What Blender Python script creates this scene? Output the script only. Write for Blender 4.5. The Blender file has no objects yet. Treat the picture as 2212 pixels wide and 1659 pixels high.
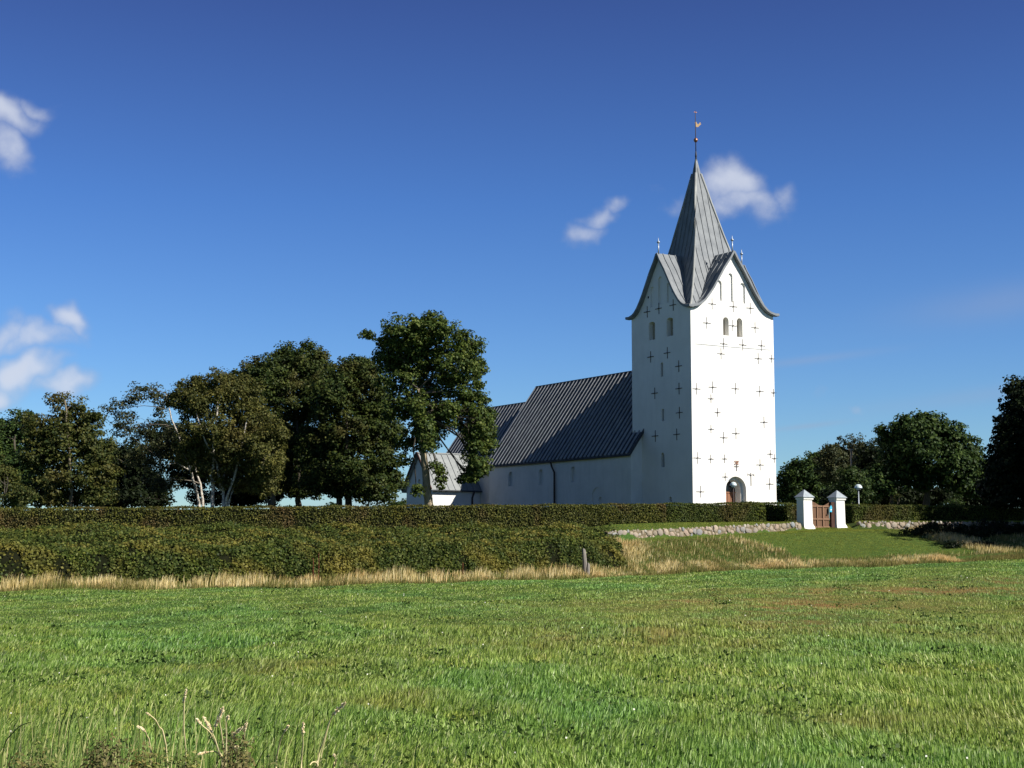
import bpy, bmesh, math, random
import numpy as np
from mathutils import Vector, Matrix
R = math.radians
rng = np.random.default_rng(7); random.seed(7)
sc = bpy.context.scene
COL = sc.collection

# ------------------------------------------------------------------ camera
F, CU, CV, HV = 3200.0, 1106.0, 829.5, 1180.0        # focal length, centre and horizon in photo units (2212 wide)
EYE = 1.6
PITCH = math.atan((HV - CV) / F); SP, CP = math.sin(PITCH), math.cos(PITCH)
cam = bpy.data.cameras.new("camera"); cam.lens = F / 2212 * 36; cam.sensor_width = 36
cam.clip_start = 0.3; cam.clip_end = 9000
camo = bpy.data.objects.new("camera", cam); COL.objects.link(camo)
camo.location = (0, 0, EYE); camo.rotation_euler = (math.pi / 2 + PITCH, 0, 0)
sc.camera = camo
sc.render.resolution_x = 1024; sc.render.resolution_y = 768

# church frame: local x along the west face, local y along the nave
TH = math.atan2(.539, .842)
def P(u, v, Y):
    a = (u - CU) / F; b = (CV - v) / F
    k = Y / (CP - b * SP)
    return Vector((a * k, Y, EYE + (SP + b * CP) * k))
C0 = P(1497, 1088, 115)
CZ = 3.5
CM = Matrix.Translation((C0.x, C0.y, CZ)) @ Matrix.Rotation(TH, 4, 'Z')
CMI = CM.inverted()
def face(u, v, axis, val):
    """where the sight line of a measured photo point meets a wall plane of the church"""
    o = CMI @ Vector((0, 0, EYE)); d = (CMI @ P(u, v, 100)) - o
    t = (val - o[axis]) / d[axis]
    return o + d * t

# ------------------------------------------------------------------ light
sun_l = Vector((.57, -1, .895)).normalized()          # direction to the sun in the church frame
sun_w = (Matrix.Rotation(TH, 3, 'Z') @ sun_l).normalized()
EL = math.asin(sun_w.z); AZ = math.atan2(sun_w.x, sun_w.y)
sl = bpy.data.lights.new("sun", 'SUN'); sl.energy = 5.0; sl.angle = R(.5); sl.color = (1, .95, .86)
so = bpy.data.objects.new("sun", sl); COL.objects.link(so)
so.rotation_euler = sun_w.to_track_quat('Z', 'Y').to_euler()
sc.view_settings.view_transform = 'Standard'; sc.view_settings.look = 'None'
sc.view_settings.exposure = 0.7; sc.view_settings.gamma = 1

world = bpy.data.worlds.new("World"); sc.world = world; world.use_nodes = True
wt = world.node_tree; wt.nodes.clear()
def wn(t, **k):
    n = wt.nodes.new(t)
    for a, b in k.items(): setattr(n, a, b)
    return n
def wmath(op, a, b=None, c=None, clamp=False):
    n = wn('ShaderNodeMath', operation=op, use_clamp=clamp)
    for i, x in enumerate((a, b, c)):
        if x is None: continue
        if isinstance(x, (int, float)): n.inputs[i].default_value = x
        else: wt.links.new(x, n.inputs[i])
    return n.outputs[0]
sky = wn('ShaderNodeTexSky', sky_type='NISHITA', sun_disc=False, sun_elevation=EL, sun_rotation=AZ,
         air_density=1.0, dust_density=0.15, ozone_density=3.0)
geo = wn('ShaderNodeTexCoord')
sep = wn('ShaderNodeSeparateXYZ'); wt.links.new(geo.outputs['Generated'], sep.inputs[0])
az = wmath('ARCTAN2', sep.outputs[0], sep.outputs[1]); el = wmath('ARCSINE', sep.outputs[2])
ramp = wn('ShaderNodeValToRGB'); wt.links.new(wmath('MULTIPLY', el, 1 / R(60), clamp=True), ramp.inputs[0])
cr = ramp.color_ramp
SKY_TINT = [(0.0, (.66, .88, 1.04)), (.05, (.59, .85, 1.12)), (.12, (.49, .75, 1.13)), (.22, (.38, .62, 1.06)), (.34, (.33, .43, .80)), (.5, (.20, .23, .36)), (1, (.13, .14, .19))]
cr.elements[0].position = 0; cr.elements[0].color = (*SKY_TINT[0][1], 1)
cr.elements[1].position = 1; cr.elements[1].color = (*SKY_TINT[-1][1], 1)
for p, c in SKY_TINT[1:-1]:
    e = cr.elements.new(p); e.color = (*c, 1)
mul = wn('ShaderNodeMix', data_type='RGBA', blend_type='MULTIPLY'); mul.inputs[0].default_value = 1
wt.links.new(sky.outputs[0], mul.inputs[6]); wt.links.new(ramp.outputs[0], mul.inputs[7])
# small fair-weather clouds, placed by direction in the sky: (azimuth, elevation, half sizes, weight) in degrees
def skydir(u, v):
    p = P(u, v, 100) - Vector((0, 0, EYE)); p.normalize()
    return math.atan2(p.x, p.y), math.asin(p.z)
CL = [(15, 258, 80, 42, .95), (0, 318, 60, 52, .85), (78, 240, 42, 20, .7),
      (142, 706, 44, 34, .95), (70, 738, 95, 28, .8), (-15, 728, 70, 36, .85),
      (72, 800, 62, 44, 1.05), (150, 828, 62, 26, .85), (0, 832, 80, 34, .95),
      (1252, 480, 48, 32, .76), (1278, 458, 44, 26, .76), (1304, 438, 34, 18, .66),
      (1592, 405, 62, 58, .95), (1602, 448, 80, 40, .8), (1692, 432, 62, 36, .62), (1478, 447, 62, 34, .58),
      (1767, 866, 45, 17, .42), (1860, 872, 32, 12, .42)]
nz = wn('ShaderNodeTexNoise'); nz.inputs['Scale'].default_value = 32; nz.inputs['Detail'].default_value = 7; nz.inputs['Roughness'].default_value = .6
wt.links.new(geo.outputs['Generated'], nz.inputs['Vector'])
nz2 = wn('ShaderNodeTexNoise'); nz2.inputs['Scale'].default_value = 9; nz2.inputs['Detail'].default_value = 4
wt.links.new(geo.outputs['Generated'], nz2.inputs['Vector'])
def density(shift):
    tot = None
    for u, v, ru, rv, w in CL:
        a0, e0 = skydir(u, v)
        dx = wmath('MULTIPLY', wmath('SUBTRACT', az, a0), 1 / (ru / F))
        dy = wmath('MULTIPLY', wmath('SUBTRACT', el, e0 + shift), 1 / (rv / F))
        r2 = wmath('ADD', wmath('MULTIPLY', dx, dx), wmath('MULTIPLY', dy, dy))
        g = wmath('MULTIPLY', wmath('EXPONENT', wmath('MULTIPLY', r2, -.85)), w)
        tot = g if tot is None else wmath('MAXIMUM', tot, g)
    return tot
wz = wn('ShaderNodeTexNoise'); wz.inputs['Scale'].default_value = 22; wz.inputs['Detail'].default_value = 3
wt.links.new(geo.outputs['Generated'], wz.inputs['Vector'])
wsep = wn('ShaderNodeSeparateColor'); wt.links.new(wz.outputs['Color'], wsep.inputs[0])
az0, el0 = az, el
az = wmath('ADD', az, wmath('MULTIPLY', wmath('SUBTRACT', wsep.outputs[0], .5), .055))
el = wmath('ADD', el, wmath('MULTIPLY', wmath('SUBTRACT', wsep.outputs[1], .5), .040))
D0 = density(0.0)
az, el = az0, el0
nn = wmath('SUBTRACT', nz.outputs[0], .5)
D = wmath('ADD', D0, wmath('MULTIPLY', nn, wmath('MULTIPLY', wmath('SUBTRACT', 1.45, D0), .9)))
mr = wn('ShaderNodeMapRange', interpolation_type='SMOOTHSTEP'); wt.links.new(D, mr.inputs[0])
mr.inputs[1].default_value = .22; mr.inputs[2].default_value = 1.05
mask = wmath('MULTIPLY', mr.outputs[0], wmath('GREATER_THAN', D0, .02))
# thin high streaks
st = None
for u, v, ru, rv, w in [(1760, 776, 150, 9, .20), (1740, 921, 80, 6, .24), (2150, 655, 190, 38, .20), (2120, 855, 220, 18, .20), (900, 1075, 200, 14, .35), (850, 1050, 60, 12, .25)]:
    a0, e0 = skydir(u, v)
    dx = wmath('MULTIPLY', wmath('SUBTRACT', az, a0), F / ru)
    dy = wmath('MULTIPLY', wmath('SUBTRACT', wmath('SUBTRACT', el, e0), wmath('MULTIPLY', wmath('SUBTRACT', az, a0), .10)), F / rv)
    r2 = wmath('ADD', wmath('MULTIPLY', dx, dx), wmath('MULTIPLY', dy, dy))
    g = wmath('MULTIPLY', wmath('EXPONENT', wmath('MULTIPLY', r2, -1)), w)
    st = g if st is None else wmath('ADD', st, g)
mask = wmath('MAXIMUM', wmath('MULTIPLY', mask, .86), wmath('MULTIPLY', st, wmath('MULTIPLY', nz2.outputs[0], 2.0)))
ccol = wn('ShaderNodeMix', data_type='RGBA'); wt.links.new(wmath('MULTIPLY', mr.outputs[0], 1.1, clamp=True), ccol.inputs[0])
ccol.inputs[6].default_value = (3.3, 3.7, 5.0, 1); ccol.inputs[7].default_value = (6.2, 6.6, 7.6, 1)
cmix = wn('ShaderNodeMix', data_type='RGBA'); wt.links.new(mask, cmix.inputs[0])
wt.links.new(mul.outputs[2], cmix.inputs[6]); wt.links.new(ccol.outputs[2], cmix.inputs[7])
bg = wn('ShaderNodeBackground'); bg.inputs[1].default_value = 0.066
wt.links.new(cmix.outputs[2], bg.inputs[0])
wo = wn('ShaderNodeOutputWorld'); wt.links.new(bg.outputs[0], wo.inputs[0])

# ------------------------------------------------------------------ materials
class NT:
    def __init__(s, name):
        s.m = bpy.data.materials.new(name); s.m.use_nodes = True
        s.t = s.m.node_tree; s.t.nodes.clear()
        s.out = s.t.nodes.new('ShaderNodeOutputMaterial')
        s.tc = s.t.nodes.new('ShaderNodeTexCoord'); s.g = s.t.nodes.new('ShaderNodeNewGeometry')
    def n(s, t, **k):
        n = s.t.nodes.new(t)
        for a, b in k.items(): setattr(n, a, b)
        return n
    def l(s, a, b): s.t.links.new(a, b)
    def set(s, i, v):
        if hasattr(v, 'links'): s.l(v, i)
        elif isinstance(v, (tuple, list)): i.default_value = (*v, 1) if len(v) == 3 and len(i.default_value) == 4 else v
        else: i.default_value = v
    def noise(s, scale, detail=5, rough=.55, vec=None, dim=None):
        n = s.n('ShaderNodeTexNoise'); n.inputs['Scale'].default_value = scale; n.inputs['Detail'].default_value = detail
        n.inputs['Roughness'].default_value = rough
        s.l(vec if vec is not None else s.g.outputs['Position'], n.inputs['Vector'])
        return n.outputs[0]
    def scaled(s, sx, sy, sz, src=None):
        m = s.n('ShaderNodeVectorMath', operation='MULTIPLY'); s.l(src if src is not None else s.g.outputs['Position'], m.inputs[0]); m.inputs[1].default_value = (sx, sy, sz)
        return m.outputs[0]
    def mix(s, f, a, b, blend='MIX'):
        m = s.n('ShaderNodeMix', data_type='RGBA', blend_type=blend); s.set(m.inputs[0], f); s.set(m.inputs[6], a); s.set(m.inputs[7], b)
        return m.outputs[2]
    def ramp(s, f, pts):
        r = s.n('ShaderNodeValToRGB'); s.l(f, r.inputs[0]); e = r.color_ramp.elements
        def c4(c): return (c, c, c, 1) if isinstance(c, (int, float)) else (*c, 1)
        e[0].position = pts[0][0]; e[0].color = c4(pts[0][1]); e[1].position = pts[-1][0]; e[1].color = c4(pts[-1][1])
        for p, c in pts[1:-1]:
            x = e.new(p); x.color = c4(c)
        return r.outputs[0]
    def math(s, op, a, b=0.0, clamp=False):
        m = s.n('ShaderNodeMath', operation=op, use_clamp=clamp); s.set(m.inputs[0], a); s.set(m.inputs[1], b); return m.outputs[0]
    def bump(s, h, strength=.4, dist=.03):
        b = s.n('ShaderNodeBump'); b.inputs['Strength'].default_value = strength; b.inputs['Distance'].default_value = dist
        s.l(h, b.inputs['Height']); return b.outputs[0]
    def princ(s, col, rough=.8, metal=0.0, normal=None, spec=.3):
        p = s.n('ShaderNodeBsdfPrincipled'); s.set(p.inputs['Base Color'], col); s.set(p.inputs['Roughness'], rough)
        p.inputs['Metallic'].default_value = metal; p.inputs['Specular IOR Level'].default_value = spec
        if normal is not None: s.l(normal, p.inputs['Normal'])
        s.l(p.outputs[0], s.out.inputs[0]); return s.m
    def leaf(s, col, trans=.35, rough=.55, spec=.12):
        p = s.n('ShaderNodeBsdfPrincipled'); s.set(p.inputs['Base Color'], col); s.set(p.inputs['Roughness'], rough); p.inputs['Specular IOR Level'].default_value = spec
        t = s.n('ShaderNodeBsdfTranslucent'); s.set(t.inputs[0], col)
        m = s.n('ShaderNodeMixShader'); m.inputs[0].default_value = trans; s.l(p.outputs[0], m.inputs[1]); s.l(t.outputs[0], m.inputs[2])
        s.l(m.outputs[0], s.out.inputs[0]); return s.m

def leaf_mat(name, dark, mid, light, patch=None, scale=.35, trans=.3, spec=.12, pl=(.52, .68), st=(1, 1, 1)):
    t = NT(name)
    r = t.g.outputs['Random Per Island']
    c = t.ramp(r, [(0, dark), (.5, mid), (1, light)])
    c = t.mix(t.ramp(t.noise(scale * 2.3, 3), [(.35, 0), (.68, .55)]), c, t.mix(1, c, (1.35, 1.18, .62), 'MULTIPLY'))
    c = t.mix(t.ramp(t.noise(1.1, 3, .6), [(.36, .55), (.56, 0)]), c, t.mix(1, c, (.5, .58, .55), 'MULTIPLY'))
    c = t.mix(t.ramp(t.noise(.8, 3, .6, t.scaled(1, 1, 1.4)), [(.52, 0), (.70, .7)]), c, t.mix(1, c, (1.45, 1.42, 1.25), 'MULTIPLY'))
    if patch:
        c = t.mix(t.ramp(t.noise(scale, 3, .6, t.scaled(*st)), [(pl[0], 0), (pl[1], .75)]), c, patch)
    return t.leaf(c, trans, spec=spec)
M = {}
M['lime'] = None
def plaster(name, base, stain, bumpd=.02):
    t = NT(name)
    n1 = t.noise(.55, 6, .6); n2 = t.noise(1, 5, .6, t.scaled(2.2, 2.2, .35))
    c = t.mix(t.ramp(n1, [(.42, 0), (.75, .55)]), base, stain)
    c = t.mix(t.ramp(n2, [(.5, 0), (.72, .35)]), c, stain)
    h = t.math('ADD', t.math('MULTIPLY', t.noise(1.6, 3), 1.0), t.math('MULTIPLY', t.noise(9, 4), .3))
    return t.princ(c, .9, normal=t.bump(h, .55, bumpd * 2), spec=.15)
M['white'] = plaster('limewashed_wall', (.74, .73, .70), (.62, .61, .58))
M['nave'] = plaster('limewashed_nave_wall', (.68, .68, .66), (.50, .51, .49), .035)
def lead(name, a, b, metal=.35, rough=.5):
    t = NT(name)
    c = t.mix(t.ramp(t.noise(1.2, 6, .65), [(.35, 0), (.7, 1)]), a, b)
    c = t.mix(t.ramp(t.noise(2, 4, .6, t.scaled(3, 3, .4)), [(.5, 0), (.8, .4)]), c, t.mix(1, c, (1.5, 1.45, 1.35), 'MULTIPLY'))
    return t.princ(c, rough, metal, t.bump(t.noise(5, 4), .25, .02), .2)
M['lead'] = lead('lead_sheet', (.14, .153, .168), (.205, .22, .235), 0, .6)
M['lead_dark'] = lead('dark_lead_sheet', (.032, .036, .044), (.055, .06, .07), 0, .6)  # darkened so the roof pans keep their shade in the base colour
M['lead_light'] = lead('pale_lead_sheet', (.20, .215, .22), (.26, .275, .275), 0, .55)  # lighter lead copy, sunlight put into the tone of the transept roof
M['roll'] = lead('sunlit_lead_roll', (.26, .27, .28), (.40, .40, .40), .2, .4)  # paler than the pans, so the sunlit stripes are partly colour
M['hip'] = lead('lead_roll', (.22, .23, .23), (.30, .31, .30), 0, .55)
def simple(name, col, col2=None, rough=.7, metal=0, scale=8, bump=.2, spec=.3, stretch=None):
    t = NT(name); v = t.scaled(*stretch) if stretch else None
    n = t.noise(scale, 5, .6, v)
    c = t.mix(t.ramp(n, [(.3, 0), (.7, 1)]), col, col2 or tuple(x * .7 for x in col))
    return t.princ(c, rough, metal, t.bump(n, bump, .02), spec)
M['iron'] = simple('wrought_iron', (.05, .04, .038), (.08, .062, .058), .7, .05, spec=.15)
M['rust'] = simple('rusty_iron', (.36, .15, .06), (.25, .10, .05), .8)
M['copper'] = simple('copper', (.42, .20, .12), (.30, .14, .09), .4, .8)
M['gilt'] = simple('gilded_copper', (.75, .48, .22), (.6, .38, .18), .35, .8)
M['zinc'] = simple('grey_zinc', (.38, .42, .46), (.28, .31, .35), .45, .5)
M['bluegrey'] = simple('blue_grey_slate_cap', (.22, .25, .29), (.32, .36, .39), .6, 0, 5)
M['wood'] = simple('brown_boards', (.20, .085, .045), (.30, .14, .075), .65, 0, 2.2, .5, stretch=(7, 7, .8))
M['wood_gate'] = simple('gate_boards', (.17, .09, .05), (.12, .065, .038), .7, 0, 2.5, .5, stretch=(8, 8, 1))
M['wood_rail'] = simple('pale_gate_rail', (.24, .14, .085), (.18, .10, .06), .7, 0, 3, .3)
M['wood_dark'] = simple('dark_gate_post', (.045, .018, .012), (.07, .03, .02), .75, 0, 3)
M['shutter'] = simple('weathered_louvre', (.40, .35, .27), (.30, .26, .20), .8, 0, 3, .4, stretch=(6, 6, 1))
M['post'] = simple('weathered_post', (.28, .25, .22), (.16, .14, .12), .85, 0, 3, .6, stretch=(9, 9, 1))
M['glass'] = simple('dark_glass', (.012, .014, .018), (.02, .022, .026), .12, 0, 2, 0, .6)
M['lampshade'] = simple('pale_lamp_shade', (.62, .72, .74), (.5, .6, .62), .35, .1, 3, .05)
M['blue'] = simple('blue_enamel', (.05, .38, .62), (.08, .48, .70), .4, 0, 20, 0)
M['granite'] = simple('dark_granite', (.06, .06, .065), (.09, .09, .095), .4, 0, 20, .1)
M['core'] = simple('inner_shade', (.007, .009, .004), (.012, .013, .007), 1, 0, 2, 0, 0)  # near-black filler, makes gaps in the foliage read as deep shade
def bark(name, a, b, sc_=(10, 10, 2.2)):
    t = NT(name); n = t.noise(1.4, 5, .65, t.scaled(*sc_))
    return t.princ(t.mix(t.ramp(n, [(.35, 0), (.65, 1)]), a, b), .9, 0, t.bump(n, .8, .05), .1)
M['bark'] = bark('grey_brown_bark', (.10, .085, .06), (.24, .20, .14))
M['bark_dark'] = bark('dark_bark', (.05, .045, .035), (.10, .085, .065))
M['bark_ash'] = bark('furrowed_ash_bark', (.16, .13, .085), (.36, .30, .20))
M['bark_birch_dark'] = bark('grey_birch_twigs', (.10, .08, .06), (.34, .30, .24), (6, 6, 9))
M['bark_birch'] = bark('white_birch_bark', (.16, .13, .11), (.62, .58, .50), (6, 6, 9))
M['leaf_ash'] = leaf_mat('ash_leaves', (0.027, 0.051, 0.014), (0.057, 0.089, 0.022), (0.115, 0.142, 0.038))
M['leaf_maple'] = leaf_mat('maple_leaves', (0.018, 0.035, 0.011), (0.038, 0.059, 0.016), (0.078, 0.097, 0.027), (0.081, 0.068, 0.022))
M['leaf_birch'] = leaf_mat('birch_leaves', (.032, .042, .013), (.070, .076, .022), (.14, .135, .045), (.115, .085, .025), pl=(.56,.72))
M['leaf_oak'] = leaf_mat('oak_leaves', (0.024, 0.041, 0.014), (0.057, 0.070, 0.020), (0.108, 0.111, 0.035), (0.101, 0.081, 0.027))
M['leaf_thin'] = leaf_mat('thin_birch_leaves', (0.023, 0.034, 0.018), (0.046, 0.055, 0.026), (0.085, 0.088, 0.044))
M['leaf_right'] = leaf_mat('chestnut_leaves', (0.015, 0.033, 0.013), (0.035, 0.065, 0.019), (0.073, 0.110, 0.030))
M['leaf_dark'] = leaf_mat('dark_leaves', (0.007, 0.013, 0.007), (0.013, 0.022, 0.009), (0.024, 0.034, 0.014))  # dark tone carries the shade on the right-edge tree and brambles
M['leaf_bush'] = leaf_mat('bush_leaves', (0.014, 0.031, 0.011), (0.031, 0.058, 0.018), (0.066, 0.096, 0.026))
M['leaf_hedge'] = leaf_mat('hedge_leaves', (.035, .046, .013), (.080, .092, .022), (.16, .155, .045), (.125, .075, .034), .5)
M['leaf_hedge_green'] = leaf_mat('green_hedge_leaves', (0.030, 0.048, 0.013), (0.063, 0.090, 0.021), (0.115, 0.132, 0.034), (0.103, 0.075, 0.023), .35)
M['leaf_bank'] = leaf_mat('bank_shrub_leaves', (.024, .042, .012), (.062, .090, .021), (.135, .155, .042), (.25, .205, .045), .45, pl=(.50, .66), st=(.55, 1.6, 1))  # yellow patches, stretched sideways, paint the sunlit tops of the shrub rows

# ------------------------------------------------------------------ helpers
def tag(o, label=None, cat=None, group=None, kind=None):
    if label: o['label'] = label
    if cat: o['category'] = cat
    if group: o['group'] = group
    if kind: o['kind'] = kind
    return o
def empty(name, loc=(0, 0, 0), rz=0):
    o = bpy.data.objects.new(name, None); COL.objects.link(o); o.location = loc; o.rotation_euler = (0, 0, rz)
    o.empty_display_size = .2
    return o
def link(name, me, mat, parent=None, smooth=False):
    o = bpy.data.objects.new(name, me); COL.objects.link(o)
    if mat: me.materials.append(mat)
    if parent: o.parent = parent
    if smooth: me.polygons.foreach_set('use_smooth', np.ones(len(me.polygons), bool))
    return o
class MB:
    def __init__(s): s.v = []; s.f = []
    def add(s, vs, fs):
        k = len(s.v); s.v += [tuple(x) for x in vs]; s.f += [tuple(i + k for i in f) for f in fs]; return s
    def box(s, x0, x1, y0, y1, z0, z1):
        return s.add([(x, y, z) for z in (z0, z1) for x, y in ((x0, y0), (x1, y0), (x1, y1), (x0, y1))],
                     [(3, 2, 1, 0), (4, 5, 6, 7), (0, 1, 5, 4), (1, 2, 6, 5), (2, 3, 7, 6), (3, 0, 4, 7)])
    def prism(s, poly, axis, d0, d1):
        """poly in the two other axes (a,b), extruded along axis 0/1/2"""
        n = len(poly)
        def put(a, b, d): return (d, a, b) if axis == 0 else (a, d, b) if axis == 1 else (a, b, d)
        vs = [put(a, b, d0) for a, b in poly] + [put(a, b, d1) for a, b in poly]
        fs = [tuple(range(n)), tuple(range(2 * n - 1, n - 1, -1))] + [(i, i + n, (i + 1) % n + n, (i + 1) % n) for i in range(n)]
        return s.add(vs, fs)
    def tube(s, pts, rad, n=6, cap=True):
        pts = [Vector(p) for p in pts]
        if not hasattr(rad, '__len__'): rad = [rad] * len(pts)
        vs = []; fs = []
        up = Vector((.13, .27, 1))
        for i, p in enumerate(pts):
            d = (pts[min(i + 1, len(pts) - 1)] - pts[max(i - 1, 0)]).normalized()
            a = d.cross(up if abs(d.z) < .95 else Vector((1, 0, 0))).normalized(); b = d.cross(a)
            for j in range(n):
                q = 2 * math.pi * j / n; vs.append(p + (a * math.cos(q) + b * math.sin(q)) * rad[i])
        for i in range(len(pts) - 1):
            for j in range(n):
                fs.append((i * n + j, i * n + (j + 1) % n, (i + 1) * n + (j + 1) % n, (i + 1) * n + j))
        if cap: fs += [tuple(range(n - 1, -1, -1)), tuple(range((len(pts) - 1) * n, len(pts) * n))]
        return s.add(vs, fs)
    def lathe(s, prof, c=(0, 0, 0), n=16):
        vs = []; fs = []
        for r, z in prof:
            for j in range(n):
                q = 2 * math.pi * j / n; vs.append((c[0] + r * math.cos(q), c[1] + r * math.sin(q), c[2] + z))
        for i in range(len(prof) - 1):
            for j in range(n): fs.append((i * n + j, i * n + (j + 1) % n, (i + 1) * n + (j + 1) % n, (i + 1) * n + j))
        fs += [tuple(range(n - 1, -1, -1)), tuple(range((len(prof) - 1) * n, len(prof) * n))]
        return s.add(vs, fs)
    def ribbon(s, pts, side, w, h):
        """a bar of width w and height h lying along pts on a roof"""
        side = Vector(side).normalized(); pts = [Vector(p) for p in pts]; vs = []; fs = []
        for i, p in enumerate(pts):
            d = (pts[min(i + 1, len(pts) - 1)] - pts[max(i - 1, 0)]).normalized()
            nrm = side.cross(d).normalized()
            if nrm.z < 0: nrm = -nrm
            for a, b in ((-1, -.4), (1, -.4), (1, 1), (-1, 1)): vs.append(p + side * (a * w / 2) + nrm * (b * h))
        for i in range(len(pts) - 1):
            for j in range(4): fs.append((i * 4 + j, i * 4 + (j + 1) % 4, i * 4 + 4 + (j + 1) % 4, i * 4 + 4 + j))
        k = (len(pts) - 1) * 4
        fs += [(3, 2, 1, 0), (k, k + 1, k + 2, k + 3)]
        return s.add(vs, fs)
    def mesh(s, name='mesh', fix=True):
        me = bpy.data.meshes.new(name); me.from_pydata(s.v, [], s.f); me.update()
        if fix:
            bm = bmesh.new(); bm.from_mesh(me); bmesh.ops.recalc_face_normals(bm, faces=bm.faces); bm.to_mesh(me); bm.free()
        return me
    def build(s, name, mat, parent=None, smooth=False):
        return link(name, s.mesh(name), mat, parent, smooth)
def np_mesh(name, verts, nper):
    """verts (N, nper, 3): N separate polygons"""
    N = verts.shape[0]; me = bpy.data.meshes.new(name)
    me.vertices.add(N * nper); me.vertices.foreach_set('co', verts.astype(np.float32).ravel())
    me.loops.add(N * nper); me.loops.foreach_set('vertex_index', np.arange(N * nper, dtype=np.int32))
    me.polygons.add(N); me.polygons.foreach_set('loop_start', np.arange(0, N * nper, nper, dtype=np.int32))
    me.update(calc_edges=True); return me
def leaves(c, nrm, size, aspect=.6):
    """leaf quads at c (N,3), facing nrm"""
    N = len(c); r = rng.normal(size=(N, 3))
    nrm = nrm / (np.linalg.norm(nrm, axis=1, keepdims=True) + 1e-9)
    a = np.cross(nrm, r); a /= np.linalg.norm(a, axis=1, keepdims=True) + 1e-9
    b = np.cross(nrm, a); s = np.asarray(size).reshape(-1, 1) * np.ones((N, 1))
    v = np.stack([c - a * s * .5, c + b * s * aspect * .5 + nrm * s * .06, c + a * s * .5, c - b * s * aspect * .5 + nrm * s * .06], 1)
    return v
def carve(me, cutters):
    """boolean-difference of a mesh with arched cutters"""
    a = bpy.data.objects.new('tmp_a', me); COL.objects.link(a)
    b = bpy.data.objects.new('tmp_b', cutters.mesh()); COL.objects.link(b)
    m = a.modifiers.new('b', 'BOOLEAN'); m.object = b; m.operation = 'DIFFERENCE'; m.solver = 'EXACT'; m.use_self = True
    dg = bpy.context.evaluated_depsgraph_get()
    out = bpy.data.meshes.new_from_object(a.evaluated_get(dg))
    bpy.data.objects.remove(a); bpy.data.objects.remove(b)
    return out
def arch(a0, a1, b0, b1, n=8, flat=1.0):
    r = (a1 - a0) / 2; c = (a0 + a1) / 2; rr = r * flat
    return [(a0, b0), (a1, b0)] + [(c + r * math.cos(q), b1 - rr + rr * math.sin(q)) for q in [math.pi * i / n for i in range(n + 1)]]

# ------------------------------------------------------------------ terrain
def interp(x, xs, ys): return np.interp(x, xs, ys)
EX = [-400, -60, -26, -20, 2.6, 13, 27, 60, 400]; EY = [30, 44, 55, 58.5, 72.5, 79, 81, 83, 90]
WX = [-400, -60, 5.7, 18.5, 25, 60, 400]; WY = [60, 66, 82.5, 92, 95.2, 104, 130]
HX = [-400, -60, -25.6, 16.2, 25, 60, 400]; HY = [60, 68, 74, 95, 98.5, 107, 135]
BZX = [-400, -60, -26, 5.7, 18.5, 25, 60, 400]; BZ = [1.0, 1.4, 1.6, 1.95, 2.62, 2.68, 2.7, 2.7]
def wob(x, y): return .05 * np.sin(x * .31 + 1.3) * np.sin(y * .23) + .03 * np.sin(x * .9 + y * .4) + .025 * np.sin(x * 1.7 - y * 1.1 + 2)
def field_z(x, y):
    xx = np.clip(x, -45, 45); yy = np.clip(y, 0, 110)
    return (yy / 80) ** 1.5 * (.022 * xx + .00045 * xx * xx) + wob(x, y) * np.clip(yy / 30, .25, 1)
def ground(x, y):
    x = np.asarray(x, float); y = np.asarray(y, float)
    e = interp(x, EX, EY); w = interp(x, WX, WY); h = interp(x, HX, HY); zb = interp(x, BZX, BZ)
    f = field_z(x, y); fe = field_z(x, e)
    wall = np.clip((x - 4.5) / 1.5, 0, 1) * (1 - np.clip((x - 17.6) / .5, 0, 1) * np.clip((22.2 - x) / .5, 0, 1))
    t1 = np.clip((y - e) / (w - e), 0, 1); t1 = t1 * t1 * (3 - 2 * t1) * .35 + t1 * .65
    z = np.where(y < e, f, fe + (zb - fe) * t1 + wob(x, y) * .6 * (1 - t1))
    step = np.clip((y - w - .12) / .1, 0, 1) * .50 * wall
    z = z + step
    zh = np.maximum(zb + .62, 3.15 - .0 * x) * np.clip((x + 10) / 20, 0, 1) + (zb + .55) * (1 - np.clip((x + 10) / 20, 0, 1))
    t2 = np.clip((y - w - .25) / np.maximum(h - w - .25, .5), 0, 1)
    z = np.where(y > w + .25, (zb + .5 * wall) * (1 - t2) + zh * t2, z)
    t3 = np.clip((y - h) / 14, 0, 1)
    z = np.where(y > h, zh * (1 - t3) + 3.55 * t3, z)
    far = np.clip((y - 190) / 200, 0, 1); z = z * (1 - far) + (-.5) * far
    return z
def axis(parts):
    out = [parts[0][0]]
    for a, b, st_ in parts:
        n = max(1, round((b - a) / st_)); out += [a + (b - a) * (i + 1) / n for i in range(n)]
    return np.array(out)
gx = axis([(-3000, -400, 650), (-400, -60, 34), (-60, -34, 3), (-34, 40, .5), (40, 70, 3), (70, 400, 33), (400, 3000, 650)])
gy = axis([(-200, -10, 38), (-10, 50, 1), (50, 110, .3), (110, 200, 4), (200, 400, 20), (400, 5000, 460)])
GX, GY = np.meshgrid(gx, gy); GZ = ground(GX, GY)
nx, ny = len(gx), len(gy)
me = bpy.data.meshes.new('ground'); vv = np.stack([GX, GY, GZ], -1).reshape(-1, 3)
I = (np.arange(ny - 1)[:, None] * nx + np.arange(nx - 1)[None, :]).ravel()
q = np.stack([I, I + 1, I + nx + 1, I + nx], 1).astype(np.int32)
me.vertices.add(len(vv)); me.vertices.foreach_set('co', vv.astype(np.float32).ravel())
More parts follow.
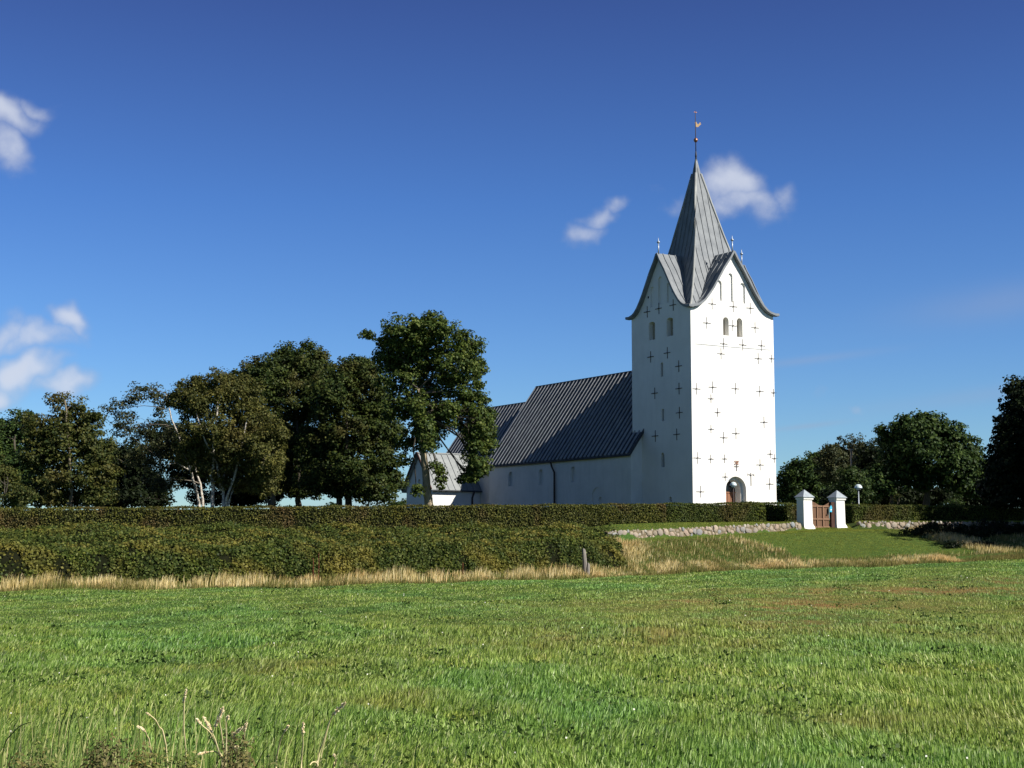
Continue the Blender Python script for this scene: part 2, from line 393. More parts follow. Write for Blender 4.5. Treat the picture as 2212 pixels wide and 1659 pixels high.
me.loops.add(q.size); me.loops.foreach_set('vertex_index', q.ravel()); me.polygons.add(len(q)); me.polygons.foreach_set('loop_start', np.arange(0, q.size, 4, dtype=np.int32)); me.update(calc_edges=True)

def patches(t, c):
    """reddish sorrel and dull patches of the meadow, at fixed places on the ground"""
    sx = t.n('ShaderNodeSeparateXYZ'); t.l(t.g.outputs['Position'], sx.inputs[0])
    nse = t.noise(.22, 4, .6, t.scaled(1, .45, 1)); n2 = t.noise(1.3, 4, .6, t.scaled(1, .5, 1)); n3 = t.noise(.09, 2)
    teal = t.ramp(nse, [(.44, 0), (.60, .75)])
    c = t.mix(teal, c, t.mix(1, c, (.66, .98, 1.05), 'MULTIPLY'))
    dull = t.ramp(n2, [(.52, 0), (.72, .6)]); c = t.mix(dull, c, t.mix(1, c, (1.35, 1.0, .8), 'MULTIPLY'))
    tot = None
    for x0, y0, rx, ry, w in [(7.5, 40, 7, 7, 1), (12, 48, 7, 6, 1), (2, 26, 3.5, 4, .75), (15, 34, 7, 7, .8), (5, 30, 5, 5, .7), (10, 27, 5, 5, .6), (-3, 20, 1.5, 1.6, .6), (3.4, 13.5, 1.6, 1.2, .5), (-1.0, 15.5, 1, 1, .5), (18, 56, 6, 4, .7)]:
        dx = t.math('MULTIPLY', t.math('SUBTRACT', sx.outputs[0], x0), 1 / rx); dy = t.math('MULTIPLY', t.math('SUBTRACT', sx.outputs[1], y0), 1 / ry)
        r2 = t.math('ADD', t.math('MULTIPLY', dx, dx), t.math('MULTIPLY', dy, dy))
        g = t.math('MULTIPLY', t.math('EXPONENT', t.math('MULTIPLY', r2, -1.2)), w)
        tot = g if tot is None else t.math('MAXIMUM', tot, g)
    m = t.math('MULTIPLY', tot, t.ramp(t.noise(.9, 4, .65, t.scaled(1, .6, 1)), [(.38, .15), (.62, 1)]), True)
    c = t.mix(t.math('MULTIPLY', m, .74), c, t.mix(t.ramp(nse, [(.4, 0), (.6, 1)]), (.28, .22, .075), (.40, .17, .085)))
    return c
t = NT('meadow_soil')
c = t.mix(t.ramp(t.noise(3, 6, .7), [(.35, 0), (.65, 1)]), (.05, .085, .018), (.09, .135, .03))
c = patches(t, c)
c = t.mix(t.ramp(t.noise(9, 4, .7), [(.45, 0), (.6, .5)]), c, (.03, .045, .012))
sy_ = t.n('ShaderNodeSeparateXYZ'); t.l(t.g.outputs['Position'], sy_.inputs[0])
c = t.mix(t.ramp(t.math('MULTIPLY', sy_.outputs[1], .01), [(.90, 0), (.96, 1)]), c, (.035, .05, .014))
M['soil'] = t.princ(c, .95, 0, t.bump(t.noise(14, 4, .7), .9, .06), .05)
tag(link('field', me, M['soil'], smooth=True), kind='structure')

# ------------------------------------------------------------------ grass
def blades(name, n, sampler, hfun, wfun, mat, lean=.35, wind=(.25, 0), seg2=True, droop=.3):
    x, y, z = sampler(n); N = len(x)
    h = hfun(x, y, N); w = wfun(x, y, N)
    a = rng.uniform(0, 2 * math.pi, N); s = np.stack([np.cos(a), np.sin(a), np.zeros(N)], 1)
    # blades turn their flat side roughly to the sun or away from it, in clumps
    k = .9 * np.sin(x * 2.3 + y * .7) + .9 * np.sin(y * 1.9 - x * 1.1)
    wx = wind[0] * np.interp(x, [-4, 1, 4], [.6, -.2, -1.3]) if name == 'meadow_grass' else wind[0]
    ld = np.stack([np.cos(a * .35 + k * .6) * lean * .8 + wx, np.sin(a + k) * lean + wind[1], np.zeros(N)], 1) * rng.uniform(.3, 1.3, (N, 1))
    base = np.stack([x, y, z - .01], 1); H = h[:, None]; Wd = (w * .5)[:, None]
    tip = base + ld * H + np.array([0, 0, 1.0]) * H * (1 - droop * (ld ** 2).sum(1, keepdims=True))
    if seg2:
        mid = base + ld * H * .35 + np.array([0, 0, .58]) * H
        v1 = np.stack([base - s * Wd, base + s * Wd, mid + s * Wd * .8, mid - s * Wd * .8], 1)
        me = bpy.data.meshes.new(name)
        V = np.concatenate([v1, tip[:, None, :]], 1)
        me.vertices.add(N * 5); me.vertices.foreach_set('co', V.astype(np.float32).ravel())
        k5 = np.arange(N, dtype=np.int32)[:, None] * 5
        li = np.concatenate([k5 + 0, k5 + 1, k5 + 2, k5 + 3, k5 + 3, k5 + 2, k5 + 4], 1)
        me.loops.add(N * 7); me.loops.foreach_set('vertex_index', li.ravel().astype(np.int32))
        me.polygons.add(N * 2); ls = (np.arange(N)[:, None] * 7 + np.array([0, 4])[None, :]).ravel()
        me.polygons.foreach_set('loop_start', ls.astype(np.int32)); me.update(calc_edges=True)
    else:
        me = np_mesh(name, np.stack([base - s * Wd, base + s * Wd, tip], 1), 3)
    return link(name, me, mat)
t = NT('meadow_grass')
r = t.g.outputs['Random Per Island']
c = t.ramp(r, [(0, (.055, .12, .018)), (.3, (.18, .27, .046)), (.65, (.33, .445, .09)), (.92, (.50, .58, .19)), (1, (.66, .65, .35))])
M['grass'] = t.leaf(patches(t, c), .35, .5, .15)
t = NT('straw_grass'); r = t.g.outputs['Random Per Island']
c = t.ramp(r, [(0, (.24, .25, .07)), (.25, (.58, .46, .20)), (.7, (.84, .68, .36)), (1, (.9, .80, .50))])
c = t.mix(t.ramp(t.noise(.5, 4, .6), [(.42, 0), (.62, .7)]), c, t.mix(1, c, (.62, .58, .42), 'MULTIPLY'))
c = t.mix(t.ramp(t.noise(.23, 3), [(.5, 0), (.62, .5)]), c, t.mix(1, c, (1.0, .80, .70), 'MULTIPLY'))
M['straw'] = t.leaf(c, .35, .6, .1)
t = NT('rough_grass'); r = t.g.outputs['Random Per Island']
c = t.ramp(r, [(0, (.07, .10, .02)), (.5, (.15, .175, .04)), (.85, (.24, .24, .07)), (1, (.5, .42, .2))])
M['rough'] = t.leaf(t.mix(t.ramp(t.noise(.6, 4), [(.4, 0), (.65, .8)]), c, (.22, .17, .06)), .3, .6, .1)
t = NT('lawn_grass'); r = t.g.outputs['Random Per Island']
c = t.ramp(r, [(0, (.18, .23, .034)), (.6, (.26, .31, .05)), (1, (.34, .37, .08))])
M['lawn'] = t.leaf(t.mix(t.ramp(t.noise(1.2, 4, .6, t.scaled(.4, 1.6, 1)), [(.4, 0), (.66, .7)]), c, (.22, .21, .045)), .3, .6, .1)

def frustum(y0, y1, power, margin=1.12, ymax=None):
    """points on the meadow seen by the camera, thinner with distance"""
    def f(n):
        u = rng.uniform(0, 1, n)
        if power == 1: y = y0 * (y1 / y0) ** u            # density ~ 1/Y^2 with width ~ Y
        else: y = y0 + (y1 - y0) * u
        x = rng.uniform(-1, 1, n) * (y * .3456 * margin + 2.2)
        e = interp(x, EX, EY)
        k = y < e + .3
        x, y = x[k], y[k]; return x, y, ground(x, y)
    return f
def clump(x, y): return .75 + .35 * np.sin(x * 1.3 + 2 * np.sin(y * .8)) * np.sin(y * 1.1 + x * .4) + .18 * np.sin(x * 4.1 + y * 2.3)
gr = blades('meadow_grass', 440000, frustum(8.5, 30, 1), lambda x, y, N: rng.uniform(.05, .15, N) * np.clip(clump(x, y), .4, 1.35),
            lambda x, y, N: .006 + y * .00052 * rng.uniform(.6, 1.4, N), M['grass'], .46, (.28, -.05))
tag(gr, 'lush green meadow grass with upright blades in the foreground', 'grass', kind='stuff')
gr = blades('meadow_grass', 380000, frustum(29, 86, 1), lambda x, y, N: rng.uniform(.035, .09, N) * np.clip(clump(x, y), .5, 1.3),
            lambda x, y, N: y * .00062 * rng.uniform(.6, 1.5, N), M['grass'], .5, (.25, 0), seg2=False)
tag(gr, 'green meadow grass stretching back to the dry grass strip', 'grass', kind='stuff')
def strip(x0, x1, dy0, dy1, clumpy=0.0):
    def f(n):
        x = rng.uniform(x0, x1, n); e = interp(x, EX, EY); y = e + dy0 + (dy1 - dy0) * rng.uniform(0, 1, n) * np.interp(x, [4, 9], [1, .72])
        if clumpy:
            k = rng.uniform(0, 1, n) < np.clip(.5 + clumpy * (np.sin(x * 1.9 + 1.5 * np.sin(x * .63)) * .5 + .5 * np.sin(x * 5.1 + y)), .12, 1); x, y = x[k], y[k]
        return x, y, ground(x, y)
    return f
dg_ = blades('dry_grass', 52000, strip(-26, 24.5, -.4, 2.9, .6), lambda x, y, N: rng.uniform(.18, .60, N) * (.80 + .22 * np.sin(x * .9) + .16 * np.sin(x * 3.3)) * np.interp(x, [-26, 0, 6, 9, 24], [1.0, 1.1, .8, .6, .55]), lambda x, y, N: rng.uniform(.014, .034, N), M['straw'], .16, (.06, 0))
tag(dg_, 'tall straw-coloured dry grass along the far edge of the meadow', 'dry grass', kind='stuff')
ug = blades('undergrowth_grass', 42000, strip(-26, 33, -1.3, 2.0), lambda x, y, N: rng.uniform(.08, .3, N) * (1 + .35 * np.sin(x * .7 + 1) + .25 * np.sin(x * 2.3)), lambda x, y, N: rng.uniform(.014, .034, N), M['rough'], .3, (.1, 0), seg2=False)
tag(ug, 'olive undergrowth at the foot of the dry grass strip', 'grass', kind='stuff')
def between(xf, n, lo, hi):
    x = rng.uniform(xf[0], xf[1], n); e = interp(x, EX, EY); w = interp(x, WX, WY)
    y = e + (w - .1 - e) * rng.uniform(lo, hi, n); return x, y
def inlawn(x, y):
    """mown ramp in front of the gate"""
    e = interp(x, EX, EY); w = interp(x, WX, WY); q_ = (y - e) / (w - e)
    left = 15.6 - 4.2 * np.clip(q_ - .45, 0, 1) / .55 * 1.0 + 1.0 * np.sin(q_ * 9)* .3 ; right = 24.6 + 1.8 * (1 - q_) + .4 * np.sin(q_ * 8)
    left = np.where(q_ > .86, 6, left)
    return (x > left) & (x < right) & (q_ > .22)
def rough_s(n):
    x, y = between((4.6, 40), n, .16, .995); k = ~inlawn(x, y); x, y = x[k], y[k]; return x, y, ground(x, y)
def lawn_s(n):
    x, y = between((4.6, 32), n, .16, 1.0); k = inlawn(x, y); x, y = x[k], y[k]; return x, y, ground(x, y)
rg = blades('rough_grass', 75000, rough_s, lambda x, y, N: rng.uniform(.06, .22, N) * (.9 + .3 * np.sin(x * 2.1 + y)), lambda x, y, N: rng.uniform(.02, .045, N), M['rough'], .3, (.15, 0), seg2=False)
tag(rg, 'olive brown rough grass on the slope below the stone wall', 'grass', kind='stuff')
def tuft_s(n):
    x, y = between((5.2, 36), n, .16, .99); e = interp(x, EX, EY); w = interp(x, WX, WY); qq = (y - e) / (w - e)
    d = .8 * np.exp(-((x - 6.3) / .8) ** 2 - ((qq - .7) / .3) ** 2) + .45 * np.exp(-(((x - 14.9 + 4.4 * (qq - .45)) / .7) ** 2)) * (qq > .4) * (qq < .85) + 1.0 * np.exp(-((x - 26 - 1.6 * (1 - qq)) / .8) ** 2) + .025
    k = (rng.uniform(0, 1, n) < d) & ~inlawn(x, y); x, y = x[k], y[k]; return x, y, ground(x, y)
tg = blades('straw_tufts', 90000, tuft_s, lambda x, y, N: rng.uniform(.12, .38, N), lambda x, y, N: rng.uniform(.014, .03, N), M['straw'], .18, (.08, 0))
tag(tg, 'straw-coloured tufts edging the mown slope by the gate', 'dry grass', kind='stuff')
lg = blades('lawn', 90000, lawn_s, lambda x, y, N: rng.uniform(.02, .05, N), lambda x, y, N: rng.uniform(.03, .06, N), M['lawn'], .9, (.15, 0), seg2=False)
tag(lg, 'short mown lawn sloping up to the gate', 'lawn', kind='stuff')
def terrace_s(n):
    x = rng.uniform(4.6, 44, n); w = interp(x, WX, WY); h = interp(x, HX, HY); y = w + .3 + (h - w) * rng.uniform(0, 1, n); return x, y, ground(x, y)
def gate_s(n):
    x = rng.uniform(16, 23.5, n); y = interp(x, WX, WY) + rng.uniform(-1.2, 3, n); return x, y, ground(x, y)
lg3 = blades('lawn', 30000, gate_s, lambda x, y, N: rng.uniform(.02, .05, N), lambda x, y, N: rng.uniform(.03, .06, N), M['lawn'], .9, (.15, 0), seg2=False)
tag(lg3, 'trodden lawn at the foot of the gate pillars', 'lawn', kind='stuff')
lg2 = blades('lawn', 60000, terrace_s, lambda x, y, N: rng.uniform(.02, .06, N), lambda x, y, N: rng.uniform(.03, .06, N), M['lawn'], .9, (.15, 0), seg2=False)
tag(lg2, 'narrow grass strip between the stone wall and the hedge', 'lawn', kind='stuff')

# broad-leaved weeds and clover heads scattered through the meadow
n_c = 200; yc = 9.5 * (70 / 9.5) ** rng.uniform(0, 1, n_c); xc = rng.uniform(-1, 1, n_c) * yc * .36; kc = yc < interp(xc, EX, EY) - 1.5; xc, yc = xc[kc], yc[kc]
Cw = []; Nw = []; Sw = []
for x_, y_ in zip(xc, yc):
    m = int(rng.uniform(15, 60)); sp_ = rng.uniform(.06, .28) * (1 + y_ / 60); px = x_ + rng.normal(0, sp_ * 1.4, m); py = y_ + rng.normal(0, sp_, m)
    Cw.append(np.stack([px, py, ground(px, py) + rng.uniform(.02, .13, m)], 1)); Nw.append(rng.normal(size=(m, 3)) * .8 + np.array([0, -.4, 1])); Sw.append(rng.uniform(.02, .05, m) * (1 + y_ / 45))
fw = link('meadow_weeds', np_mesh('meadow_weeds', leaves(np.concatenate(Cw), np.concatenate(Nw), np.concatenate(Sw), .6), 4), leaf_mat('meadow_weed_leaves', (.02, .045, .012), (.05, .09, .02), (.12, .17, .045)))
tag(fw, 'dark broad-leaved weeds growing in clumps through the meadow grass', 'weeds', kind='stuff')
n_f = 70; yf = 9.5 * (60 / 9.5) ** rng.uniform(0, 1, n_f); xf_ = rng.uniform(-1, 1, n_f) * yf * .36; kf = yf < interp(xf_, EX, EY) - 1
xf_, yf = xf_[kf], yf[kf]; cf = np.stack([xf_, yf, ground(xf_, yf) + rng.uniform(.07, .15, len(xf_))], 1)
ff = link('clover_heads', np_mesh('clover_heads', leaves(cf, rng.normal(size=(len(cf), 3)) * .4 + np.array([0, -1, .6]), rng.uniform(.009, .015, len(cf)) * (1 + yf / 30), .9), 4), simple('pale_flower', (.62, .60, .48), (.8, .78, .7), .8, 0, 9, 0))
tag(ff, 'tiny pale flower heads dotted over the meadow', 'flowers', kind='stuff')

# ------------------------------------------------------------------ bank shrubs
def bank_z(x, y):
    e = interp(x, EX, EY) + 2.0; h = interp(x, HX, HY); q_ = np.clip((y - e) / (h - e), 0, 1)
    z1 = 1.42 + np.clip((x + 26) / 32, 0, 1) * .35; z2 = EYE + 50 / F * h
    tq = q_ + .05 * np.sin(x * .33 + 1) + .03 * np.sin(x * 1.1); st3 = (np.floor(tq * 3) + np.clip((tq * 3 - np.floor(tq * 3)) / .22, 0, 1) ** .7 + 0.0) / 3
    z = z1 - .12 + (z2 - z1) * (.85 * np.clip(st3 - .15, 0, 1) + .15 * q_) + .12 * np.sin(x * .8 + y * .5) + .10 * np.sin(x * 2.1 - y * 1.3) + .09 * np.sin(x * 3.7 + 2 * np.sin(y * 1.2)) * np.sin(y * 3.1 + x)
    d = np.clip((y - e) / .9, 0, 1); g = ground(x, y)
    z = g + (z - g) * np.sqrt(np.clip(1 - (1 - d) ** 2, 0.0, 1))
    # right-hand end rounds off
    r_ = np.clip((5.9 - x + .25 * np.sin(y * 2)) / 1.3, 0, 1)
    return g + (z - g) * np.sqrt(np.clip(1 - (1 - r_) ** 2, 0, 1)), g
bxs = np.arange(-40, 5.95, .3); qs = np.concatenate([np.linspace(0, .08, 8), np.linspace(.1, 1, 36)])
BX = np.repeat(bxs[None, :], len(qs), 0); e_ = interp(BX, EX, EY) + 2.0; h_ = interp(BX, HX, HY)
BY = e_ + (h_ - e_) * qs[:, None]; Zt, Zg = bank_z(BX, BY); CZc = np.maximum(Zg - .3, Zt - .22)
vs = np.stack([BX, BY, CZc], -1).reshape(-1, 3); nbx = len(bxs)
fs = [(r_ * nbx + c_, r_ * nbx + c_ + 1, (r_ + 1) * nbx + c_ + 1, (r_ + 1) * nbx + c_) for r_ in range(len(qs) - 1) for c_ in range(nbx - 1)]
bank = empty('bank_shrubs', (-12, 68, .8))
tag(bank, 'dense low shrubs covering the bank below the long hedge', 'shrubs', kind='stuff')
me = bpy.data.meshes.new('shade_core'); me.from_pydata([tuple(v - np.array([-12, 68, .8])) for v in vs], [], fs)
o = link('shade_core', me, M['core'], bank)
n = 230000
x = rng.uniform(-40, 5.9, n); k = x > -31; x = np.where(rng.uniform(0, 1, n) < .1, x, np.clip(x * 1, -31, 6)); e_ = interp(x, EX, EY) + 2.0; h_ = interp(x, HX, HY)
d = rng.uniform(0, 1, n); qf = np.where(rng.uniform(0, 1, n) < .38, rng.uniform(0, .06, n), d ** 1.15)
y = e_ + (h_ - e_) * qf; zt, zg = bank_z(x, y)
z = np.where(qf < .06, zg + (zt - zg) * rng.uniform(0, 1.02, n) ** .8, zt + rng.normal(0, .07, n) - .03)
y = y - np.where(qf < .06, .12 * rng.uniform(0, 1, n), 0)
holes = (np.sin(x * 1.7 + 2 * np.sin(y * .9)) * np.sin(y * 2.2 + x * .6) > .66) & (rng.uniform(0, 1, n) < .85)
x, y, z, qf = x[~holes], y[~holes], z[~holes], qf[~holes]
nr = rng.normal(size=(len(x), 3)) * .8 + np.where(qf < .06, 0, 1)[:, None] * np.array([0, -.1, 1.0]) + np.where(qf < .06, 1, .15)[:, None] * np.array([0.1, -1.0, .3])
c_ = np.stack([x + 12, y - 68, z - .8], 1)
link('foliage', np_mesh('foliage', leaves(c_, nr, rng.uniform(.08, .16, len(x)), .75), 4), M['leaf_bank'], bank)

# ------------------------------------------------------------------ hedges
def hedge(label, pts, width, mat, dens=330, lsize=(.06, .11), group=None, wob_=.05):
    """clipped hedge along pts [(x, y, ztop)], with a near-black core for the inner shade and a leafy skin"""
    pts = [Vector(p) for p in pts]; o0 = Vector((pts[0].x, pts[0].y, float(ground(pts[0].x, pts[0].y))))
    h = empty('hedge', o0); tag(h, label, 'hedge', group)
    mb = MB(); Cs = []; Ns = []
    for a, b in zip(pts[:-1], pts[1:]):
        L = (b.xy - a.xy).length; d = (b.xy - a.xy) / L; nn_ = Vector((d.y, -d.x))  # nn_ points to the camera side
        if nn_.y > 0 and abs(nn_.y) > .3: nn_ = -nn_
        steps = max(2, int(L / 1.5)); ring = []
        for i in range(steps + 1):
            p = a.lerp(b, i / steps); g = float(ground(p.x, p.y)) - .1
            for s_, z_ in ((1, g), (1, p.z - .09), (-1, p.z - .09), (-1, g)):
                w_ = width / 2 - .09; ring.append((p.x + nn_.x * w_ * s_ - o0.x, p.y + nn_.y * w_ * s_ - o0.y, z_ - o0.z))
        fs = [(i * 4 + j, i * 4 + (j + 1) % 4, i * 4 + 4 + (j + 1) % 4, i * 4 + 4 + j) for i in range(steps) for j in range(4)] + [(0, 1, 2, 3), tuple(steps * 4 + j for j in (3, 2, 1, 0))]
        mb.add(ring, fs)
        for kind, area in (('f', L * 1.4), ('t', L * width), ('b', L * 1.4 * .4), ('e', width * 1.4 * 2)):
            N = int(area * dens); s_ = rng.uniform(0, 1, N)
            if kind == 'e': s_ = np.where(s_ < .5, 0.0, 1.0)
            px = a.x + (b.x - a.x) * s_; py = a.y + (b.y - a.y) * s_; zt = a.z + (b.z - a.z) * s_; g = ground(px, py)
            bump_ = wob_ * (np.sin(px * 1.1 + py) + np.sin(px * 3.3 + 1) * .5)
            if kind == 'e':
                off = rng.uniform(-.5, .5, N) * width; zz = g + (zt - g) * rng.uniform(0, 1, N); e2 = np.where(s_ < .5, -1, 1) * rng.uniform(-.02, .06, N)
                px = px + nn_.x * off + d.x * e2; py = py + nn_.y * off + d.y * e2; nrm = np.stack([d.x * np.sign(e2), d.y * np.sign(e2), 0 * e2 + .2], 1)
            elif kind == 't':
                off = rng.uniform(-.5, .5, N) * width; zz = zt + bump_ * .6 + rng.normal(0, .03, N)
                px = px + nn_.x * off; py = py + nn_.y * off; nrm = np.tile(np.array([[0, 0, 1.0]]), (N, 1))
            else:
                sg = 1 if kind == 'f' else -1; hh = rng.uniform(0, 1, N); off = sg * (width / 2 + rng.normal(0, .035, N) + bump_ * .8); zz = g + (zt - g) * hh
                px = px + nn_.x * off; py = py + nn_.y * off; nrm = np.tile(np.array([[nn_.x * sg, nn_.y * sg, .35]]), (N, 1))
            Cs.append(np.stack([px - o0.x, py - o0.y, zz - o0.z], 1)); Ns.append(nrm + rng.normal(size=(N, 3)) * .7)
    mb.build('shade_core', M['core'], h)
    Cc = np.concatenate(Cs); Nn = np.concatenate(Ns)
    link('foliage', np_mesh('foliage', leaves(Cc, Nn, rng.uniform(lsize[0], lsize[1], len(Cc)), .75), 4), mat, h)
    return h
def hp(u, v, Y): p = P(u, v, Y); return (p.x, p.y, p.z)
hedge('long clipped hedge with reddish brown leaves running left along the top of the bank',
      [hp(-230, 1100, 71.5), hp(0, 1099, 74.4), hp(600, 1096, 79.8), hp(1200, 1092, 87.0), hp(1425, 1089.5, 90.6)], 1.3, M['leaf_hedge'])
hedge('clipped green hedge in front of the tower, above the stone wall', [hp(1427, 1089.5, 90.7), hp(1640, 1087.5, 94.6)], 1.2, M['leaf_hedge_green'])
g0 = P(1722, 1088, 94.6)
hedge('short hedge in shade just left of the gate pillars', [(g0.x - .25, g0.y + .25, P(1722, 1090, 94.9).z), (g0.x - .25 - .539 * 4.4, g0.y + .25 + .842 * 4.4, P(1670, 1087, 98).z + .05)], 1.0, M['leaf_hedge_green'])
hedge('clipped hedge right of the gate, behind the stone wall', [hp(1829, 1091, 96.2), hp(1950, 1093, 98.2), hp(2120, 1094.5, 100.5), hp(2320, 1095, 103)], 1.3, M['leaf_hedge_green'])

# ------------------------------------------------------------------ stone walls
t = NT('fieldstones'); r = t.g.outputs['Random Per Island']
c = t.ramp(r, [(0, (.24, .20, .15)), (.25, (.34, .28, .21)), (.45, (.22, .20, .18)), (.6, (.38, .31, .24)), (.8, (.32, .24, .19)), (.92, (.20, .23, .25)), (1, (.44, .39, .32))])
c = t.mix(t.ramp(t.noise(12, 5, .7), [(.4, 0), (.7, .4)]), c, (.16, .14, .11))
M['stone'] = t.princ(c, .9, 0, t.bump(t.noise(20, 4), .4, .02), .2)
M['earth'] = simple('earth_joints', (.13, .105, .07), (.19, .155, .10), .95, 0, 9, .6, .05)
ico = bmesh.new(); bmesh.ops.create_icosphere(ico, subdivisions=2, radius=1); ICO_V = np.array([v.co[:] for v in ico.verts]); ICO_F = [tuple(v.index for v in f.verts) for f in ico.faces]; ico.free()
def stone_wall(label, pts, h=.56, seed=1):
    rs = np.random.default_rng(seed); o0 = Vector((pts[0][0], pts[0][1], float(ground(*pts[0]))))
    w = empty('stone_wall', o0); tag(w, label, 'stone wall')
    sv = []; sf = []; core = MB()
    for (ax, ay), (bx, by) in zip(pts[:-1], pts[1:]):
        L = math.hypot(bx - ax, by - ay); dx, dy = (bx - ax) / L, (by - ay) / L
        st_ = max(2, int(L / 1)); ring = []
        for i in range(st_ + 1):
            px, py = ax + (bx - ax) * i / st_, ay + (by - ay) * i / st_; g = float(ground(px, py - .3))
            for off, z_ in ((-.02, g - .1), (0.02, g + h - .08), (.42, g + h - .05), (.42, g - .1)): ring.append((px - dy * off - o0.x, py + dx * off - o0.y, z_ - o0.z))
        core.add(ring, [(i * 4 + j, i * 4 + (j + 1) % 4, i * 4 + 4 + (j + 1) % 4, i * 4 + 4 + j) for i in range(st_) for j in range(4)] + [(0, 1, 2, 3), tuple(st_ * 4 + j for j in (3, 2, 1, 0))])
        # packed field stones: best-candidate placement with radii
        placed = []
        for rad, tries in ((.23, int(L * 4)), (.18, int(L * 12)), (.14, int(L * 30)), (.105, int(L * 70)), (.075, int(L * 110))):
            for _ in range(tries):
                r_ = rad * rs.uniform(.85, 1.15); s_ = rs.uniform(0, L); q_ = rs.uniform(r_ * .6, h - r_ * .72)
                if all(abs(s_ - p[0]) > .6 or math.hypot((s_ - p[0]), q_ - p[1]) > (r_ + p[2]) * .80 for p in placed[-4000:]):
                    placed.append((s_, q_, r_))
        for s_, q_, r_ in placed:
            px, py = ax + dx * s_, ay + dy * s_; g = float(ground(px, py - .3))
            v = ICO_V * np.array([r_ * rs.uniform(1.0, 1.25), r_ * .42, r_ * rs.uniform(.9, 1.12)])
            for _ in range(6):                                    # knock flats on the stone
                n_ = rs.normal(size=3); n_ /= np.linalg.norm(n_); dd = v @ n_; lim = r_ * rs.uniform(.48, .8); v = v - np.outer(np.clip(dd - lim, 0, None), n_)
            an = rs.uniform(-.6, .6); ca, sa = math.cos(an), math.sin(an); v = np.stack([v[:, 0] * ca - v[:, 2] * sa, v[:, 1], v[:, 0] * sa + v[:, 2] * ca], 1)
            off = rs.uniform(-.01, .05); cx, cy, cz_ = px - dy * off, py + dx * off, g + q_
            vw = np.stack([cx + v[:, 0] * dx - v[:, 1] * dy - o0.x, cy + v[:, 0] * dy + v[:, 1] * dx - o0.y, cz_ + v[:, 2] - o0.z], 1)
            k0 = len(sv); sv.extend(map(tuple, vw)); sf.extend(tuple(i + k0 for i in f) for f in ICO_F)
    core.build('earth_core', M['earth'], w)
    me = bpy.data.meshes.new('stones'); me.from_pydata(sv, [], sf); link('stones', me, M['stone'], w)
    return w
def wp(x): return (x, float(interp(x, WX, WY)))
stone_wall('low wall of rounded fieldstones left of the gate, below the green hedge', [wp(5.3), wp(9.5), wp(14), wp(17.75)], .56, 3)
stone_wall('low fieldstone wall right of the gate running into shade', [(22.0, 94.0), wp(25), wp(31), wp(38)], .54, 5)

# ------------------------------------------------------------------ gate
def ori(o, p): o.location = p; o.rotation_euler = (0, 0, TH); return o
def pillar(label, u, Y):
    p = P(u, 1144, Y); g = float(ground(p.x, p.y)) - .02
    z0 = min(g, p.z); o = ori(empty('gate_pillar', (0, 0, 0)), (p.x, p.y, z0)); tag(o, label, 'gate pillar', 'white pillars of the churchyard gate')
    z = p.z - z0; wx, wy = .72, .60
    mb = MB()
    def ring(x0, x1, y0, y1, zz): return [(x0, y0, zz), (x1, y0, zz), (x1, y1, zz), (x0, y1, zz)]
    prof = [(-.05, .13), (z + .12, .12), (z + .36, .02), (z + 1.86, .0), (z + 1.865, .055), (z + 1.99, .075), (z + 2.0, .075)]
    vs = []
    for zz, ex in prof: vs += ring(-ex * .6, wx + ex, -ex, wy + ex, zz)
    n_ = len(prof); fs = [(i * 4 + j, i * 4 + (j + 1) % 4, i * 4 + 4 + (j + 1) % 4, i * 4 + 4 + j) for i in range(n_ - 1) for j in range(4)] + [(3, 2, 1, 0), tuple((n_ - 1) * 4 + j for j in range(4))]
    mb.add(vs, fs); mb.build('shaft', M['white'], o)
    c = MB(); e = .12
    c.add(ring(-e, wx + e, -e, wy + e, z + 2.003) + ring(-e, wx + e, -e, wy + e, z + 2.03) + [(wx / 2, wy / 2, z + 2.50)],
          [(3, 2, 1, 0), (0, 1, 5, 4), (1, 2, 6, 5), (2, 3, 7, 6), (3, 0, 4, 7), (4, 5, 8), (5, 6, 8), (6, 7, 8), (7, 4, 8)])
    c.build('cap', M['bluegrey'], o)
    return o
pl = pillar('left white gate pillar with grey pyramid cap, beside the stone wall and hedge', 1737, 92.3)
pr = pillar('right white gate pillar with grey pyramid cap, next to the blue sign', 1808, 93.9)
gp = Vector(pl.location); gate = ori(empty('wooden_gate'), (gp.x + .842 * .74 - .539 * .3, gp.y + .539 * .74 + .842 * .3, pl.location.z))
tag(gate, 'brown board gate with curved top between the two white pillars', 'gate')
zg0 = P(1770, 1144, 93).z - gate.location.z
GW = 1.72; NB = 11
for i in range(NB):
    x0 = i * GW / NB; xm = (x0 + GW / NB / 2) / GW; top = 1.62 + .10 * math.cos(xm * math.pi * 2.2 - .6)
    mb = MB(); xa, xb = x0 + .006, x0 + GW / NB - .006; ta, tb = [1.62 + .13 * math.cos(q_ / GW * math.pi * 2 - .9) for q_ in (xa, xb)]
    mb.prism([(xa, zg0 + .05), (xb, zg0 + .05), (xb, zg0 + tb), (xa, zg0 + ta)], 1, 0.0, .028); mb.build('board', M['wood_gate'], gate)
for zz in (.12, .62, 1.42): MB().box(.0, GW, -.05, -.002, zg0 + zz, zg0 + zz + .09).build('rail', M['wood_rail'], gate)
for xx in (.62, 1.12): MB().box(xx, xx + .07, -.075, -.052, zg0 + .12, zg0 + 1.5).build('batten', M['wood_rail'], gate)
MB().box(GW + .05, GW + .33, -.15, .02, zg0 - .02, zg0 + 1.74).build('gate_post', M['wood_dark'], gate)
MB().box(GW - .25, GW - .1, -.09, -.06, zg0 + .95, zg0 + 1.0).build('latch', M['iron'], gate)
